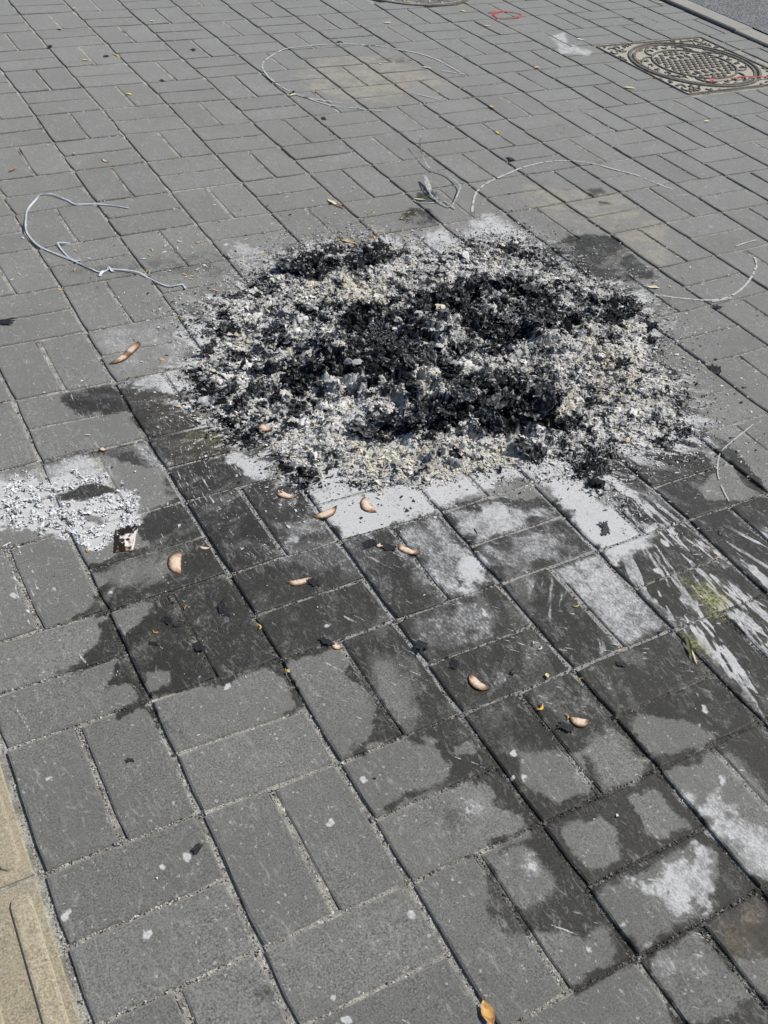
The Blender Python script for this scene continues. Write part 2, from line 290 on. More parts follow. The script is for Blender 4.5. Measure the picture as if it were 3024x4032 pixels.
# dust washed into the joints in front of the heap; further out the joints stay black with damp
jd = wet * 0
paint(jd, ov([(560, 1000), (1500, 1000), (1659, 1100), (1659, 1220), (1480, 1350), (1450, 1460), (1290, 1480), (1000, 1540), (700, 1400), (480, 1240), (380, 1150), (330, 1010), (560, 900)]), 1.0, 0.05, 0.10)

def to_image(name, chans):
    im = bpy.data.images.new(name, TW, TH, alpha=True, float_buffer=False)
    im.colorspace_settings.name = 'Non-Color'
    a = np.ones((TH, TW, 4), np.float32)
    for k, c in enumerate(chans): a[..., k] = np.clip(c, 0, 1)
    im.pixels.foreach_set(a.ravel()); im.update(); im.pack()
    return im
IM1 = to_image('stain_map', [wet, ash, tan_]); IM2 = to_image('dust_map', [yel, haze_, jd])

# ------------------------------------------------------------------ materials
class NT:
    def __init__(s, name, rough=0.8, spec=0.3):
        s.m = bpy.data.materials.new(name); s.m.use_nodes = True; s.t = s.m.node_tree
        s.b = s.t.nodes['Principled BSDF']; s.b.inputs['Roughness'].default_value = rough
        s.b.inputs['Specular IOR Level'].default_value = spec
    def n(s, typ, **kw):
        x = s.t.nodes.new(typ)
        for k, v in kw.items(): setattr(x, k, v)
        return x
    def put(s, sock, v):
        if hasattr(v, 'node') or isinstance(v, bpy.types.NodeSocket): s.t.links.new(v, sock)
        elif v is not None:
            if isinstance(v, (tuple, list)) and len(v) == 3 and sock.type == 'RGBA': v = (*v, 1)
            sock.default_value = v
    def math(s, op, a, b=None, c=None, clamp=False):
        x = s.n('ShaderNodeMath', operation=op, use_clamp=clamp)
        s.put(x.inputs[0], a)
        if b is not None: s.put(x.inputs[1], b)
        if c is not None: s.put(x.inputs[2], c)
        return x.outputs[0]
    def mix(s, f, a, b, mode='MIX'):
        x = s.n('ShaderNodeMix', data_type='RGBA', blend_type=mode)
        s.put(x.inputs[0], f); s.put(x.inputs[6], a); s.put(x.inputs[7], b)
        return x.outputs[2]
    def noise(s, vec, scale, detail=3, rough=0.6, dist=0):
        x = s.n('ShaderNodeTexNoise'); s.put(x.inputs['Vector'], vec)
        x.inputs['Scale'].default_value = scale; x.inputs['Detail'].default_value = detail
        x.inputs['Roughness'].default_value = rough; x.inputs['Distortion'].default_value = dist
        return x.outputs['Fac']
    def vor(s, vec, scale, out='Distance', feature='F1'):
        x = s.n('ShaderNodeTexVoronoi', feature=feature); s.put(x.inputs['Vector'], vec); x.inputs['Scale'].default_value = scale
        return x.outputs[out]
    def ramp(s, f, a, b):   # smooth 0..1 between a and b
        x = s.n('ShaderNodeMapRange', interpolation_type='SMOOTHSTEP'); s.put(x.inputs[0], f)
        s.put(x.inputs[1], a); s.put(x.inputs[2], b)
        return x.outputs[0]
    def geo(s): return s.n('ShaderNodeNewGeometry').outputs['Position']
    def bump(s, h, strength=0.5, dist=0.002):
        x = s.n('ShaderNodeBump'); x.inputs['Strength'].default_value = strength; x.inputs['Distance'].default_value = dist
        s.put(x.inputs['Height'], h); s.t.links.new(x.outputs[0], s.b.inputs['Normal'])
    def base(s, v): s.put(s.b.inputs['Base Color'], v)
    def stains(s, pos):
        sep = s.n('ShaderNodeSeparateXYZ'); s.put(sep.inputs[0], pos)
        u = s.math('DIVIDE', s.math('SUBTRACT', sep.outputs[0], float(X0)), float(X1 - X0))
        v = s.math('DIVIDE', s.math('SUBTRACT', sep.outputs[1], float(Y0)), float(Y1 - Y0))
        cmb = s.n('ShaderNodeCombineXYZ'); s.put(cmb.inputs[0], u); s.put(cmb.inputs[1], v)
        out = []
        for im in (IM1, IM2):
            t = s.n('ShaderNodeTexImage', image=im, extension='CLIP', interpolation='Linear'); s.put(t.inputs[0], cmb.outputs[0])
            q = s.n('ShaderNodeSeparateColor'); s.put(q.inputs[0], t.outputs[0]); out.append(q)
        return out[0].outputs[0], out[0].outputs[1], out[0].outputs[2], out[1].outputs[0], out[1].outputs[1], out[1].outputs[2]

def stone_material(name, base_col, warm=0.0, joint=False, grit=0.25):
    s = NT(name, 0.82, 0.25); pos = s.geo()
    fine = s.noise(pos, 300, 5, 0.85); mid = s.noise(pos, 45, 4, 0.6); big = s.noise(pos, 5, 3, 0.5)
    c = s.mix(s.ramp(fine, 0.34, 0.66), [x * (1 - grit) for x in base_col], [x * (1 + grit) for x in base_col])
    c = s.mix(s.math('MULTIPLY', s.ramp(mid, 0.42, 0.70), 0.45), c, [x * 1.30 for x in base_col])
    c = s.mix(s.math('MULTIPLY', s.ramp(big, 0.38, 0.66), 0.5), c, [base_col[0] * 0.80, base_col[1] * 0.79, base_col[2] * 0.76])
    wetm, ashm, tanm, yelm, veil, jdm = s.stains(pos)
    if joint:      # packed sand in places, dark dirt in others
        c = s.mix(s.math('MULTIPLY', s.ramp(s.noise(pos, 16, 4, 0.7), 0.46, 0.60), 0.72), c, (0.085, 0.082, 0.075))
    if joint:      # pale dust has settled in these joints
        wetm = s.math('MULTIPLY', wetm, s.math('MULTIPLY_ADD', jdm, -0.85, 1.0))
        c = s.mix(s.math('MULTIPLY', jdm, 0.75), c, (0.42, 0.42, 0.41))
    # small pale and dark specks set in the surface, each in its own cell
    wob = s.n('ShaderNodeTexNoise'); s.put(wob.inputs['Vector'], pos); wob.inputs['Scale'].default_value = 260; wob.inputs['Detail'].default_value = 2
    wv_ = s.n('ShaderNodeVectorMath', operation='MULTIPLY_ADD'); s.put(wv_.inputs[0], wob.outputs['Color']); wv_.inputs[1].default_value = (.011, .011, 0); s.put(wv_.inputs[2], pos)
    flatp = s.n('ShaderNodeVectorMath', operation='MULTIPLY'); s.put(flatp.inputs[0], wv_.outputs[0]); flatp.inputs[1].default_value = (1, 1, 0); wpos = flatp.outputs[0]
    v1 = s.n('ShaderNodeTexVoronoi'); s.put(v1.inputs['Vector'], wpos); v1.inputs['Scale'].default_value = 150
    sz = s.n('ShaderNodeSeparateColor'); s.put(sz.inputs[0], v1.outputs['Color'])
    r1 = s.math('MULTIPLY', s.ramp(sz.outputs[0], 0.72, 1.0), 0.34)
    pale = s.ramp(s.math('SUBTRACT', r1, v1.outputs['Distance']), 0.0, 0.08)
    c = s.mix(s.math('MULTIPLY', pale, 0.55), c, (0.55, 0.55, 0.53))
    v2 = s.n('ShaderNodeTexVoronoi'); s.put(v2.inputs['Vector'], wpos); v2.inputs['Scale'].default_value = 120
    sz2 = s.n('ShaderNodeSeparateColor'); s.put(sz2.inputs[0], v2.outputs['Color'])
    r2_ = s.math('MULTIPLY', s.ramp(sz2.outputs[1], 0.90, 1.0), 0.30)
    dark = s.ramp(s.math('SUBTRACT', r2_, v2.outputs['Distance']), 0.0, 0.10)
    c = s.mix(s.math('MULTIPLY', dark, 0.7), c, (0.05, 0.05, 0.05))
    rnd = s.n('ShaderNodeObjectInfo').outputs['Random']
    c = s.mix(1.0, c, s.n('ShaderNodeCombineColor').outputs[0], 'MIX') if False else c
    br = s.math('MULTIPLY_ADD', rnd, 0.24, 0.88)
    hv = s.n('ShaderNodeVectorMath', operation='SCALE'); s.put(hv.inputs[0], c); s.put(hv.inputs['Scale'], br)
    c = hv.outputs[0]
    tm = s.math('MULTIPLY', tanm, s.ramp(s.noise(pos, 60, 4, 0.65), 0.30, 0.56))
    c = s.mix(tm, c, (0.275, 0.235, 0.18) if not joint else (0.16, 0.13, 0.09))
    # damp stone darkens; a little noise keeps the rim of the damp uneven
    wn_ = s.ramp(s.math('ADD', wetm, s.math('MULTIPLY_ADD', s.noise(pos, 210, 5, 0.8), 1.0, -0.5)), 0.22, 0.82)
    wc = s.n('ShaderNodeVectorMath', operation='MULTIPLY'); s.put(wc.inputs[0], c); wc.inputs[1].default_value = (0.24, 0.235, 0.225) if not joint else (0.17, 0.17, 0.16)
    c = s.mix(wn_, c, wc.outputs[0])
    scf = s.n('ShaderNodeVectorMath', operation='MULTIPLY'); s.put(scf.inputs[0], pos); scf.inputs[1].default_value = (1, .35, 1)
    sc1 = s.math('MULTIPLY', s.ramp(s.noise(scf.outputs[0], 75, 6, 0.8, 1.5), 0.51, 0.68), s.ramp(s.noise(pos, 9, 3, 0.6), 0.34, 0.58))
    c = s.mix(s.math('MULTIPLY', sc1, 0.50), c, (0.42, 0.42, 0.41))
    dk = s.math('MULTIPLY', s.ramp(s.noise(pos, 34, 5, 0.75, .6), 0.56, 0.74), 0.38)
    c = s.mix(dk, c, (0.055, 0.054, 0.05))
    vl = s.math('MULTIPLY', veil, s.ramp(s.noise(pos, 120, 4, 0.7), 0.35, 0.75))
    c = s.mix(s.math('MULTIPLY', vl, 0.5), c, (0.42, 0.425, 0.43))
    stv = s.n('ShaderNodeVectorMath', operation='MULTIPLY'); s.put(stv.inputs[0], pos); stv.inputs[1].default_value = (1, .42, 1)
    an = s.math('ADD', ashm, s.math('MULTIPLY_ADD', s.noise(stv.outputs[0], 230, 6, 0.85), 2.0, -1.0))
    an = s.math('ADD', an, s.math('MULTIPLY_ADD', s.noise(pos, 40, 4, 0.6), 0.8, -0.4))
    ac = s.mix(s.ramp(s.noise(pos, 320, 4, 0.8), .3, .7), (0.40, 0.405, 0.41), (0.80, 0.80, 0.79))
    c = s.mix(s.math('MULTIPLY', s.ramp(an, 0.32, 0.92), 0.94), c, ac)
    c = s.mix(s.math('MULTIPLY', s.ramp(ashm, 0.10, 1.0), 0.42), c, (0.50, 0.505, 0.51))
    c = s.mix(s.math('MULTIPLY', yelm, s.ramp(s.noise(pos, 160, 4, 0.7), 0.4, 0.6)), c, (0.34, 0.35, 0.13))
    s.base(c)
    # dusty dry stone scatters more light at a low angle; damp stone does not
    s.b.inputs['Sheen Roughness'].default_value = 0.6; s.b.inputs['Sheen Tint'].default_value = (1, .97, .88, 1)
    s.put(s.b.inputs['Sheen Weight'], s.math('MULTIPLY_ADD', wn_, -0.50, 0.55))
    s.put(s.b.inputs['Roughness'], s.math('MULTIPLY_ADD', wn_, -0.25, 0.85))
    h = s.math('ADD', s.math('MULTIPLY', fine, 0.5), s.math('MULTIPLY', s.noise(pos, 200, 3, 0.7), 0.7))
    s.bump(h, 0.55 if not joint else 1.0, 0.0012 if not joint else 0.006)
    return s.m

M_brick = stone_material('grey_paver', (0.138, 0.1385, 0.132), grit=0.85)
M_joint = stone_material('joint_sand', (0.40, 0.39, 0.345), joint=True, grit=0.75)
M_yellow = stone_material('yellow_tactile', (0.33, 0.285, 0.195), grit=0.6)
M_kerb = stone_material('kerb_concrete', (0.29, 0.275, 0.24), grit=0.5)

def simple(name, col, rough=0.7, spec=0.3, var=0.15, scale=80, bump=0.0, alpha=None, col2=None):
    s = NT(name, rough, spec); pos = s.geo()
    f = s.ramp(s.noise(pos, scale, 4, 0.65), 0.3, 0.7)
    s.base(s.mix(f, [c * (1 - var) for c in col], col2 or [min(1, c * (1 + var)) for c in col]))
    if bump: s.bump(s.noise(pos, scale * 2, 3, 0.7), 0.6, bump)
    return s.m
M_asph = None
def asphalt():
    s = NT('asphalt', 0.85, 0.3); pos = s.geo()
    v = s.vor(pos, 110, 'Color'); q = s.n('ShaderNodeSeparateColor'); s.put(q.inputs[0], v)
    c = s.mix(q.outputs[0], (0.085, 0.09, 0.095), (0.27, 0.28, 0.285))
    c = s.mix(s.math('MULTIPLY', s.ramp(s.noise(pos, 6, 4, .6), .4, .7), .4), c, (0.12, 0.13, 0.145))
    s.base(c); s.bump(s.vor(pos, 110), 1.0, 0.004)
    return s.m
M_asph = asphalt()

def attr_material(name, rough=0.85, spec=0.2, jitter=0.25, scale=350, bump=0.0, sub=0.0, gain=1.0):
    s = NT(name, rough, spec); pos = s.geo()
    a = s.n('ShaderNodeAttribute', attribute_name='col').outputs['Color']
    f = s.math('MULTIPLY_ADD', s.noise(pos, scale, 3, 0.7), 2 * jitter, gain - jitter)
    x = s.n('ShaderNodeVectorMath', operation='SCALE'); s.put(x.inputs[0], a); s.put(x.inputs['Scale'], f)
    s.base(x.outputs[0])
    if bump: s.bump(s.noise(pos, scale * 1.5, 3, 0.7), 0.8, bump)
    return s.m
M_ash = attr_material('ash_flakes', 0.9, 0.15, 0.3, 260)
M_char = attr_material('charred_paper', 0.5, 0.42, 0.35, 160, 0.0008)
M_mound = attr_material('ash_mound', 0.95, 0.1, 0.4, 260, 0.004)
M_scrap = attr_material('singed_scrap', 0.9, 0.1, 0.30, 260, 0.0010)
M_leaf = attr_material('leaf', 0.55, 0.3, 0.2, 180, 0.0005)
M_grit = attr_material('grit', 0.85, 0.2, 0.1)
M_cord = simple('pale_plastic', (0.55, 0.60, 0.64), 0.35, 0.5, 0.12, 60)
M_cordg = simple('grey_plastic', (0.38, 0.39, 0.38), 0.5, 0.4, 0.4, 90, col2=(0.62, 0.62, 0.6))
M_red = simple('red_plastic', (0.62, 0.07, 0.05), 0.35, 0.5, 0.2, 60)
M_chalk = simple('chalk', (0.50, 0.51, 0.50), 0.95, 0.1, 0.25, 300)
M_iron = simple('cast_iron_worn', (0.17, 0.158, 0.135), 0.55, 0.4, 0.4, 60, 0.001)
M_dust = simple('dusty_iron', (0.42, 0.395, 0.335), 0.85, 0.2, 0.3, 90, 0.002, col2=(0.56, 0.53, 0.46))
M_gap_shade = simple('gap_shade', (0.02, 0.02, 0.02), 0.9, 0.1)  # near-black painted in for the shade down in the kerb gap
M_ground = simple('earth', (0.20, 0.20, 0.19), 0.9, 0.2, 0.2, 3)

# ------------------------------------------------------------------ ground, pavement
tag(mesh('ground', [(-150, -150, -0.06), (150, -150, -0.06), (150, 150, -0.06), (-150, 150, -0.06)], [(0, 1, 2, 3)], M_ground), kind='structure')
KX = 16.72 * L                                              # inner edge of the kerb
pave = tag(mesh('pavement', [(-4, -3, -0.0062), (KX, -3, -0.0062), (KX, 8.6, -0.0062), (-4, 8.6, -0.0062)], [(0, 1, 2, 3)], M_joint), kind='structure')

NODES = {(0,0):(0.015,0.021),(-1,0):(-0.001,0.027),(1,0):(-0.011,-0.028),(2,0):(-0.016,-0.005),(3,0):(-0.008,-0.013),(4,0):(-0.022,0.004),(5,0):(-0.002,-0.023),(0,1):(-0.001,0.017),(1,1):(0.002,0.006),(2,1):(-0.016,-0.015),(3,1):(-0.002,-0.006),(2,2):(-0.012,-0.015),(3,2):(-0.012,-0.018),(0,-1):(0.01,0.035),(1,-1):(0.0,-0.008),(2,-1):(-0.014,-0.007),(3,-1):(-0.023,0.024),(4,-1):(-0.001,0.012),(5,-1):(0.044,0.015),(0,-2):(0.008,-0.025),(1,-2):(0.009,-0.003),(2,-2):(0.008,0.01),(3,-2):(-0.011,-0.033),(1,-4):(-0.025,-0.037),(0,-4):(0.02,-0.004),(0,-5):(0.032,0.022),(1,-5):(-0.017,-0.032),(0,-3):(-0.028,-0.028),(-1,-1):(0.011,0.027),(2,-12):(0.017,0.091),(3,-12):(0.034,0.123),(4,-12):(0.036,0.075),(3,-11):(0.015,0.052),(2,-13):(0.027,0.118),(3,-14):(0.004,0.066),(3,-15):(-0.006,0.059),(3,-16):(-0.008,0.01),(3,-17):(-0.004,-0.019),(4,-14):(0.014,0.029),(4,-15):(-0.004,0.069),(4,-16):(-0.009,0.036),(4,-17):(-0.026,-0.055),(5,-14):(-0.021,-0.015),(5,-15):(-0.008,-0.025),(5,-16):(-0.023,-0.033),(5,-17):(-0.043,-0.134),(4,-11):(0.021,0.029),(5,-10):(0.014,-0.017),(5,-11):(-0.006,-0.013),(6,-10):(0.015,0.013),(6,-11):(0.002,-0.01),(5,-12):(0.012,-0.026),(5,-13):(0.035,0.02),(6,-12):(-0.008,-0.013),(6,-13):(0.018,0.057),(7,-11):(-0.009,0.002),(6,-14):(0.006,-0.01),(6,-15):(-0.011,-0.010),(6,-16):(-0.051,-0.125),(7,-13):(0.036,0.073),(7,-14):(0.006,0.056),(7,-15):(-0.016,-0.031),(7,-16):(-0.059,-0.12),(7,-17):(-0.068,-0.179),(8,-15):(-0.027,-0.057),(8,-16):(-0.042,-0.129),(8,-17):(-0.083,-0.138),(9,-16):(-0.042,-0.091),(11,-15):(-0.101,-0.134),(10,-15):(-0.076,-0.065),(10,-13):(-0.026,-0.055),(11,-13):(-0.0,-0.027),(10,-11):(0.06,0.023),(9,-11):(0.061,0.045),(8,-10):(-0.009,-0.02),(9,-9):(-0.001,-0.013),(11,-10):(-0.023,0.002),(10,-9):(0.021,0.059),(10,-8):(0.029,0.058),(10,-7):(0.075,0.101),(10,-6):(0.066,0.055),(9,-7):(0.035,0.069),(9,-6):(0.006,0.042),(8,-6):(0.019,0.018),(9,-5):(0.012,0.032),(8,-5):(0.008,-0.006),(7,-8):(0.034,0.036),(7,-7):(0.007,0.015),(6,-7):(-0.007,-0.012),(1,-9):(-0.051,-0.066),(2,-9):(-0.002,0.002),(2,-8):(-0.021,-0.011),(3,-8):(-0.019,0.021),(1,-7):(0.016,-0.003)}
nk = np.array(list(NODES.keys()), float); nv = np.array(list(NODES.values()), float)
def node(i, j):                # corner of cell (i, j); the laid rows wander a little
    d2 = (nk[:, 0] - i) ** 2 + (nk[:, 1] - j) ** 2
    w = np.exp(-d2 / 0.35) + 0.02 * np.exp(-d2 / 8) + 1e-9
    dd = (w[:, None] * nv).sum(0) / (w.sum() + 1e-4)
    return np.array([(i + dd[0]) * L, -(j - dd[1]) * L])

# manholes
MHX, MHY, MHS = 14.32 * L, 11.46 * L, 1.385 * L             # square frame
M2X, M2Y, M2R = 11.314 * L, 17.319 * L, 1.414 * L           # round cover at the back

def brick_mesh(seed, lx, ly):
    """stone with rubbed, slightly chipped arrises: perimeter ring, chamfer ring, side ring"""
    r = random.Random(seed); hx, hy = lx / 2, ly / 2; cr = 0.0035
    pts = []
    def side(x0, y0, x1, y1, n):
        for k in range(n): t = k / n; pts.append((x0 + (x1 - x0) * t, y0 + (y1 - y0) * t))
    side(-hx + cr, -hy, hx - cr, -hy, 3); side(hx, -hy + cr, hx, hy - cr, 5); side(hx - cr, hy, -hx + cr, hy, 3); side(-hx, hy - cr, -hx, -hy + cr, 5)
    n = len(pts); V = []; ch = 0.0026
    for (x, y) in pts:
        k = ch + r.uniform(-0.0006, 0.0014); sx = (hx - k) / hx; sy = (hy - k) / hy
        V.append((x * sx, y * sy, r.uniform(-0.0003, 0.0002)))
    for (x, y) in pts: V.append((x + r.uniform(-.0005, .0005), y + r.uniform(-.0005, .0005), -0.0019))
    for (x, y) in pts: V.append((x, y, -0.03))
    F = [tuple(range(n))]
    for a in (0, n):
        for i in range(n): j = (i + 1) % n; F.append((a + i, a + n + i, a + n + j, a + j))
    return V, F
BL, BW = 0.2395, 0.1125
VAR = [brick_mesh(s, BW, BL) for s in range(7)]
VME = [mesh('brick', v, f, M_brick, link=False) for v, f in VAR]

PILE = np.array(ov([(400, 872), (392, 800), (440, 775), (418, 695), (450, 662), (520, 622), (575, 590), (610, 556), (680, 530), (760, 530), (820, 522), (930, 548), (1000, 525), (1060, 508), (1130, 512), (1190, 560), (1260, 600), (1380, 640), (1415, 700), (1430, 780), (1480, 850), (1500, 930), (1440, 975), (1350, 970), (1300, 1035), (1345, 1080), (1270, 1060), (1200, 1000), (1130, 1005), (1050, 1025), (900, 1062), (780, 1050), (700, 1035), (655, 1056), (590, 1030), (572, 970), (480, 965), (440, 905)]))
PWX, PWY = ground(PILE[:, 0], PILE[:, 1]); PW = np.stack([PWX, PWY], 1)

cand = []
for i in range(-14, 17):
    for j in range(-34, 9):
        if i in (-2, -3) : continue                          # tactile strip, handled below
        a, b, c, d = node(i, j), node(i + 1, j), node(i + 1, j + 1), node(i, j + 1)
        if (i + j) % 2 == 0: quads = [(a, (a + b) / 2, (d + c) / 2, d), ((a + b) / 2, b, c, (d + c) / 2)]; v = True
        else: quads = [(a, b, (b + c) / 2, (a + d) / 2), ((a + d) / 2, (b + c) / 2, c, d)]; v = False
        for q in quads:
            q = np.array(q); q[:, 0] = np.minimum(q[:, 0], KX - 0.003); cen = q.mean(0)
            if np.ptp(q[:, 0]) < 0.03: continue
            if cen[0] > KX - 0.01: continue
            if abs(cen[0] - MHX) < MHS and abs(cen[1] - MHY) < MHS: continue
            if np.hypot(cen[0] - M2X, cen[1] - M2Y) < M2R - 0.03: continue
            if v: ex = (q[1] - q[0] + q[2] - q[3]) / 2; ey = (q[0] - q[3] + q[1] - q[2]) / 2
            else: ey = (q[1] - q[0] + q[2] - q[3]) / 2; ex = (q[3] - q[0] + q[2] - q[1]) / 2
            gapx, gapy = (0.0125 / 1, 0.0085)
            wx_, wy_ = np.linalg.norm(ex), np.linalg.norm(ey)
            if v: sx = (wx_ - 0.0112) / BW; sy = (wy_ - 0.0060) / BL
            else: sx = (wx_ - 0.0060) / BW; sy = (wy_ - 0.0112) / BL
            ang = math.atan2(ey[1], ey[0]) - math.pi / 2
            px, py = pixel(q[:, 0], q[:, 1])
            vis = False; area = 0
            Vz = (np.c_[q, np.zeros(4)] - CAM) @ R.T
            if (Vz[:, 2] > 0.1).all():
                cx_ = np.clip(px, 0, 3024); cy_ = np.clip(py, 0, 4032)
                area = 0.5 * abs(sum(cx_[k] * cy_[(k + 1) % 4] - cx_[(k + 1) % 4] * cy_[k] for k in range(4)))
            if area > 0:
                s_in = poly_sd(np.append(q[:, 0], cen[0]), np.append(q[:, 1], cen[1]), PW)
                if (s_in > 0.03).all(): area = 0.5
            # a brick crossing the round cover or the kerb line is cut shorter
            cand.append((area, cen, ang, sx, sy))
cand.sort(key=lambda t: -t[0])
print('bricks', len(cand), 'in view', sum(c[0] > 1 for c in cand))
BV, BF, off = [], [], 0
for k, (area, cen, ang, sx, sy) in enumerate(cand):
    r = random.Random(k * 3 + 1)
    z = r.uniform(-0.0010, 0.0010); tx, ty = r.gauss(0, 0.003), r.gauss(0, 0.003)
    a2 = ang + r.gauss(0, 0.0025) + (math.pi if r.random() < .5 else 0)
    if k < 298 and area > 1:
        inst('brick', VME[k % 7], pave, (cen[0], cen[1], z), (tx, ty, a2), (sx, sy, 1))
    else:
        V, F = VAR[k % 7]
        V = np.array(V) * [sx, sy, 1]; ca, sa = math.cos(a2), math.sin(a2)
        zz = V[:, 2] + z + V[:, 1] * tx - V[:, 0] * ty
        BV.append(np.c_[V[:, 0] * ca - V[:, 1] * sa + cen[0], V[:, 0] * sa + V[:, 1] * ca + cen[1], zz])
        BF += [tuple(i + off for i in f) for f in F]; off += len(V)
o = mesh('brick_field', list(np.concatenate(BV)), BF, M_brick, pave); o['kind'] = 'stuff'

# sand fills the cross joints almost to the top; the long joints are washed out deeper
FV, FF = [], []
for i in range(-1, 17):
    for j in range(-34, 9):
        a, b_, d_, c3 = node(i, j), node(i + 1, j), node(i, j + 1), node(i + 1, j + 1)
        for (p, q) in ([(a, b_), ((a + b_) / 2, (d_ + c3) / 2)] if (i + j) % 2 == 0 else [(a, b_), ((a + d_) / 2, (b_ + c3) / 2)]):
            if max(p[0], q[0]) > KX: continue
            if abs((p[0] + q[0]) / 2 - MHX) < MHS and abs((p[1] + q[1]) / 2 - MHY) < MHS - .01: continue
            if np.hypot((p[0] + q[0]) / 2 - M2X, (p[1] + q[1]) / 2 - M2Y) < M2R + .05: continue
            t = (q - p) / np.linalg.norm(q - p); nr = np.array([-t[1], t[0]]) * 0.006; p2, q2 = p + t * .008, q - t * .008
            n0 = len(FV); zz = -0.0030 - 0.0008 * ((i * 7 + j * 3) % 3)
            for r_ in (p2 - nr, q2 - nr, q2 + nr, p2 + nr): FV.append((r_[0], r_[1], zz))
            FF.append((n0, n0 + 1, n0 + 2, n0 + 3))
o = mesh('joint_fill', FV, FF, M_joint, pave); o['kind'] = 'stuff'

# yellow tactile strip at the left
TX = -1.02 * L; TS = 0.3
def tactile():
    V, F = [], []
    def block(x0, x1, y0, y1, z0, z1, b, rnd=0):
        n0 = len(V)
        def ring(ix, z):
            out = []
            if rnd:
                rr_ = rnd - ix
                for cx_, cy_, a0 in ((x1 - rnd, y1 - rnd, 0), (x0 + rnd, y1 - rnd, 90), (x0 + rnd, y0 + rnd, 180), (x1 - rnd, y0 + rnd, 270)):
                    for t in (0, 30, 60, 90): a = math.radians(a0 + t); out.append((cx_ + rr_ * math.cos(a), cy_ + rr_ * math.sin(a), z))
            else: out = [(x1 - ix, y1 - ix, z), (x0 + ix, y1 - ix, z), (x0 + ix, y0 + ix, z), (x1 - ix, y0 + ix, z)]
            return out
        r1_, r2_, r3 = ring(b, z1), ring(0, z1 - b * 0.8), ring(0, z0); n = len(r1_)
        V.extend(r1_ + r2_ + r3); F.append(tuple(range(n0, n0 + n)))
        for a in (0, n):
            for i in range(n): j = (i + 1) % n; F.append((n0 + a + i, n0 + a + n + i, n0 + a + n + j, n0 + a + j))
    h = TS / 2 - 0.004
    block(-h, h, -h, h, -0.03, 0, 0.003)
    return V, F, block
v0, f0, _ = tactile(); ME_T = mesh('tactile_slab', v0, f0, M_yellow, link=False)
def bar_mesh():
    V, F = [], []
    hw, hl = 0.0165, TS / 2 - 0.022; out = []
    def ring(w, l, z, n=5):
        o_ = []
        for sgn in (1, -1):
            for k in range(n + 1):
                a = math.pi * k / n + (0 if sgn == 1 else math.pi)
                o_.append((w * math.cos(a), sgn * (l - w) + w * math.sin(a), z))
        return o_
    A, B, D = ring(hw - 0.0055, hl - 0.0055, 0.0050), ring(hw - 0.002, hl - 0.002, 0.0038), ring(hw, hl, -0.0005)
    n = len(A); V = A + B + D; F = [tuple(range(n))]
    for a in (0, n):
        for i in range(n): j = (i + 1) % n; F.append((a + i, a + n + i, a + n + j, a + j))
    return mesh('raised_bar', V, F, M_yellow, link=False, smooth=False)
ME_B = bar_mesh()
for m in range(-5, 24):
    for n_ in range(1):
        cx_ = TX - TS / 2 - n_ * TS; cy_ = (m + 0.5) * TS + 0.007
        t = inst('tactile_slab', ME_T, pave, (cx_, cy_, 0.0005), (0, 0, random.gauss(0, .002)))
        for b in range(4):
            inst('raised_bar', ME_B, t, (TS / 2 - 0.0335 - b * 0.0777, 0, 0))
# plain bricks continue beyond the strip
BV, BF, off = [], [], 0
for i in range(-12, -2):
    for j in range(-20, 9):
        for h_ in range(2):
            cxx = TX - TS - 0.004 - (-(i + 3) + 0.5) * L; cyy = (-j - .5) * L
            V, F = VAR[(i + j + h_) % 7]
            V = np.array(V)
            if (i + j) % 2: P_ = np.c_[V[:, 0] + cxx + (h_ - .5) * L / 2, V[:, 1] + cyy, V[:, 2]]
            else: P_ = np.c_[V[:, 1] + cxx, -V[:, 0] + cyy + (h_ - .5) * L / 2, V[:, 2]]
            BV.append(P_); BF += [tuple(q + off for q in f) for f in F]; off += len(V)
o = mesh('brick_field', list(np.concatenate(BV)), BF, M_brick, pave); o['kind'] = 'stuff'

# ------------------------------------------------------------------ kerb and road
kerb = tag(empty('kerb', (KX + 0.05, 3, 0)), kind='structure')
kw = 0.125
ky = -3.0; r = random.Random(5)
kys = [-3 + k * 0.98 for k in range(13)]
for k in range(12):
    y0, y1 = kys[k] + 0.38, kys[k + 1] + 0.373
    xo = KX + (0.036 if y0 > 3.0 else 0.020) + r.uniform(-.003, .003); zt = 0.008 + r.uniform(-.002, .002)
    c_ = 0.006
    V = [(xo + c_, y0 + c_, zt), (xo + kw - c_, y0 + c_, zt), (xo + kw - c_, y1 - c_, zt), (xo + c_, y1 - c_, zt),
         (xo, y0, zt - c_), (xo + kw, y0, zt - c_), (xo + kw, y1, zt - c_), (xo, y1, zt - c_),
         (xo, y0, -.12), (xo + kw, y0, -.12), (xo + kw, y1, -.12), (xo, y1, -.12)]
    F = [(0, 1, 2, 3)] + [(a + i, a + 4 + i, a + 4 + (i + 1) % 4, a + (i + 1) % 4) for a in (0, 4) for i in range(4)]
    o = mesh('kerb_stone', V, F, M_kerb, kerb); o.matrix_parent_inverse = kerb.matrix_world.inverted(); o.location = (0, 0, 0)
    o.matrix_parent_inverse = Matrix.Translation((-(KX + 0.05), -3, 0))
tag(mesh('kerb_gap_shade', [(KX, -3, -0.010), (KX + 0.16, -3, -0.010), (KX + 0.16, 8.6, -0.010), (KX, 8.6, -0.010)], [(0, 1, 2, 3)], M_gap_shade), kind='structure')  # shallow sheet between paving and kerb; its black colour stands for the gap's shade
RX = KX + 0.034 + kw
nx_, ny_ = 60, 120
rx = np.linspace(RX + 0.004, RX + 9, nx_); ry = np.linspace(-3, 14, ny_)
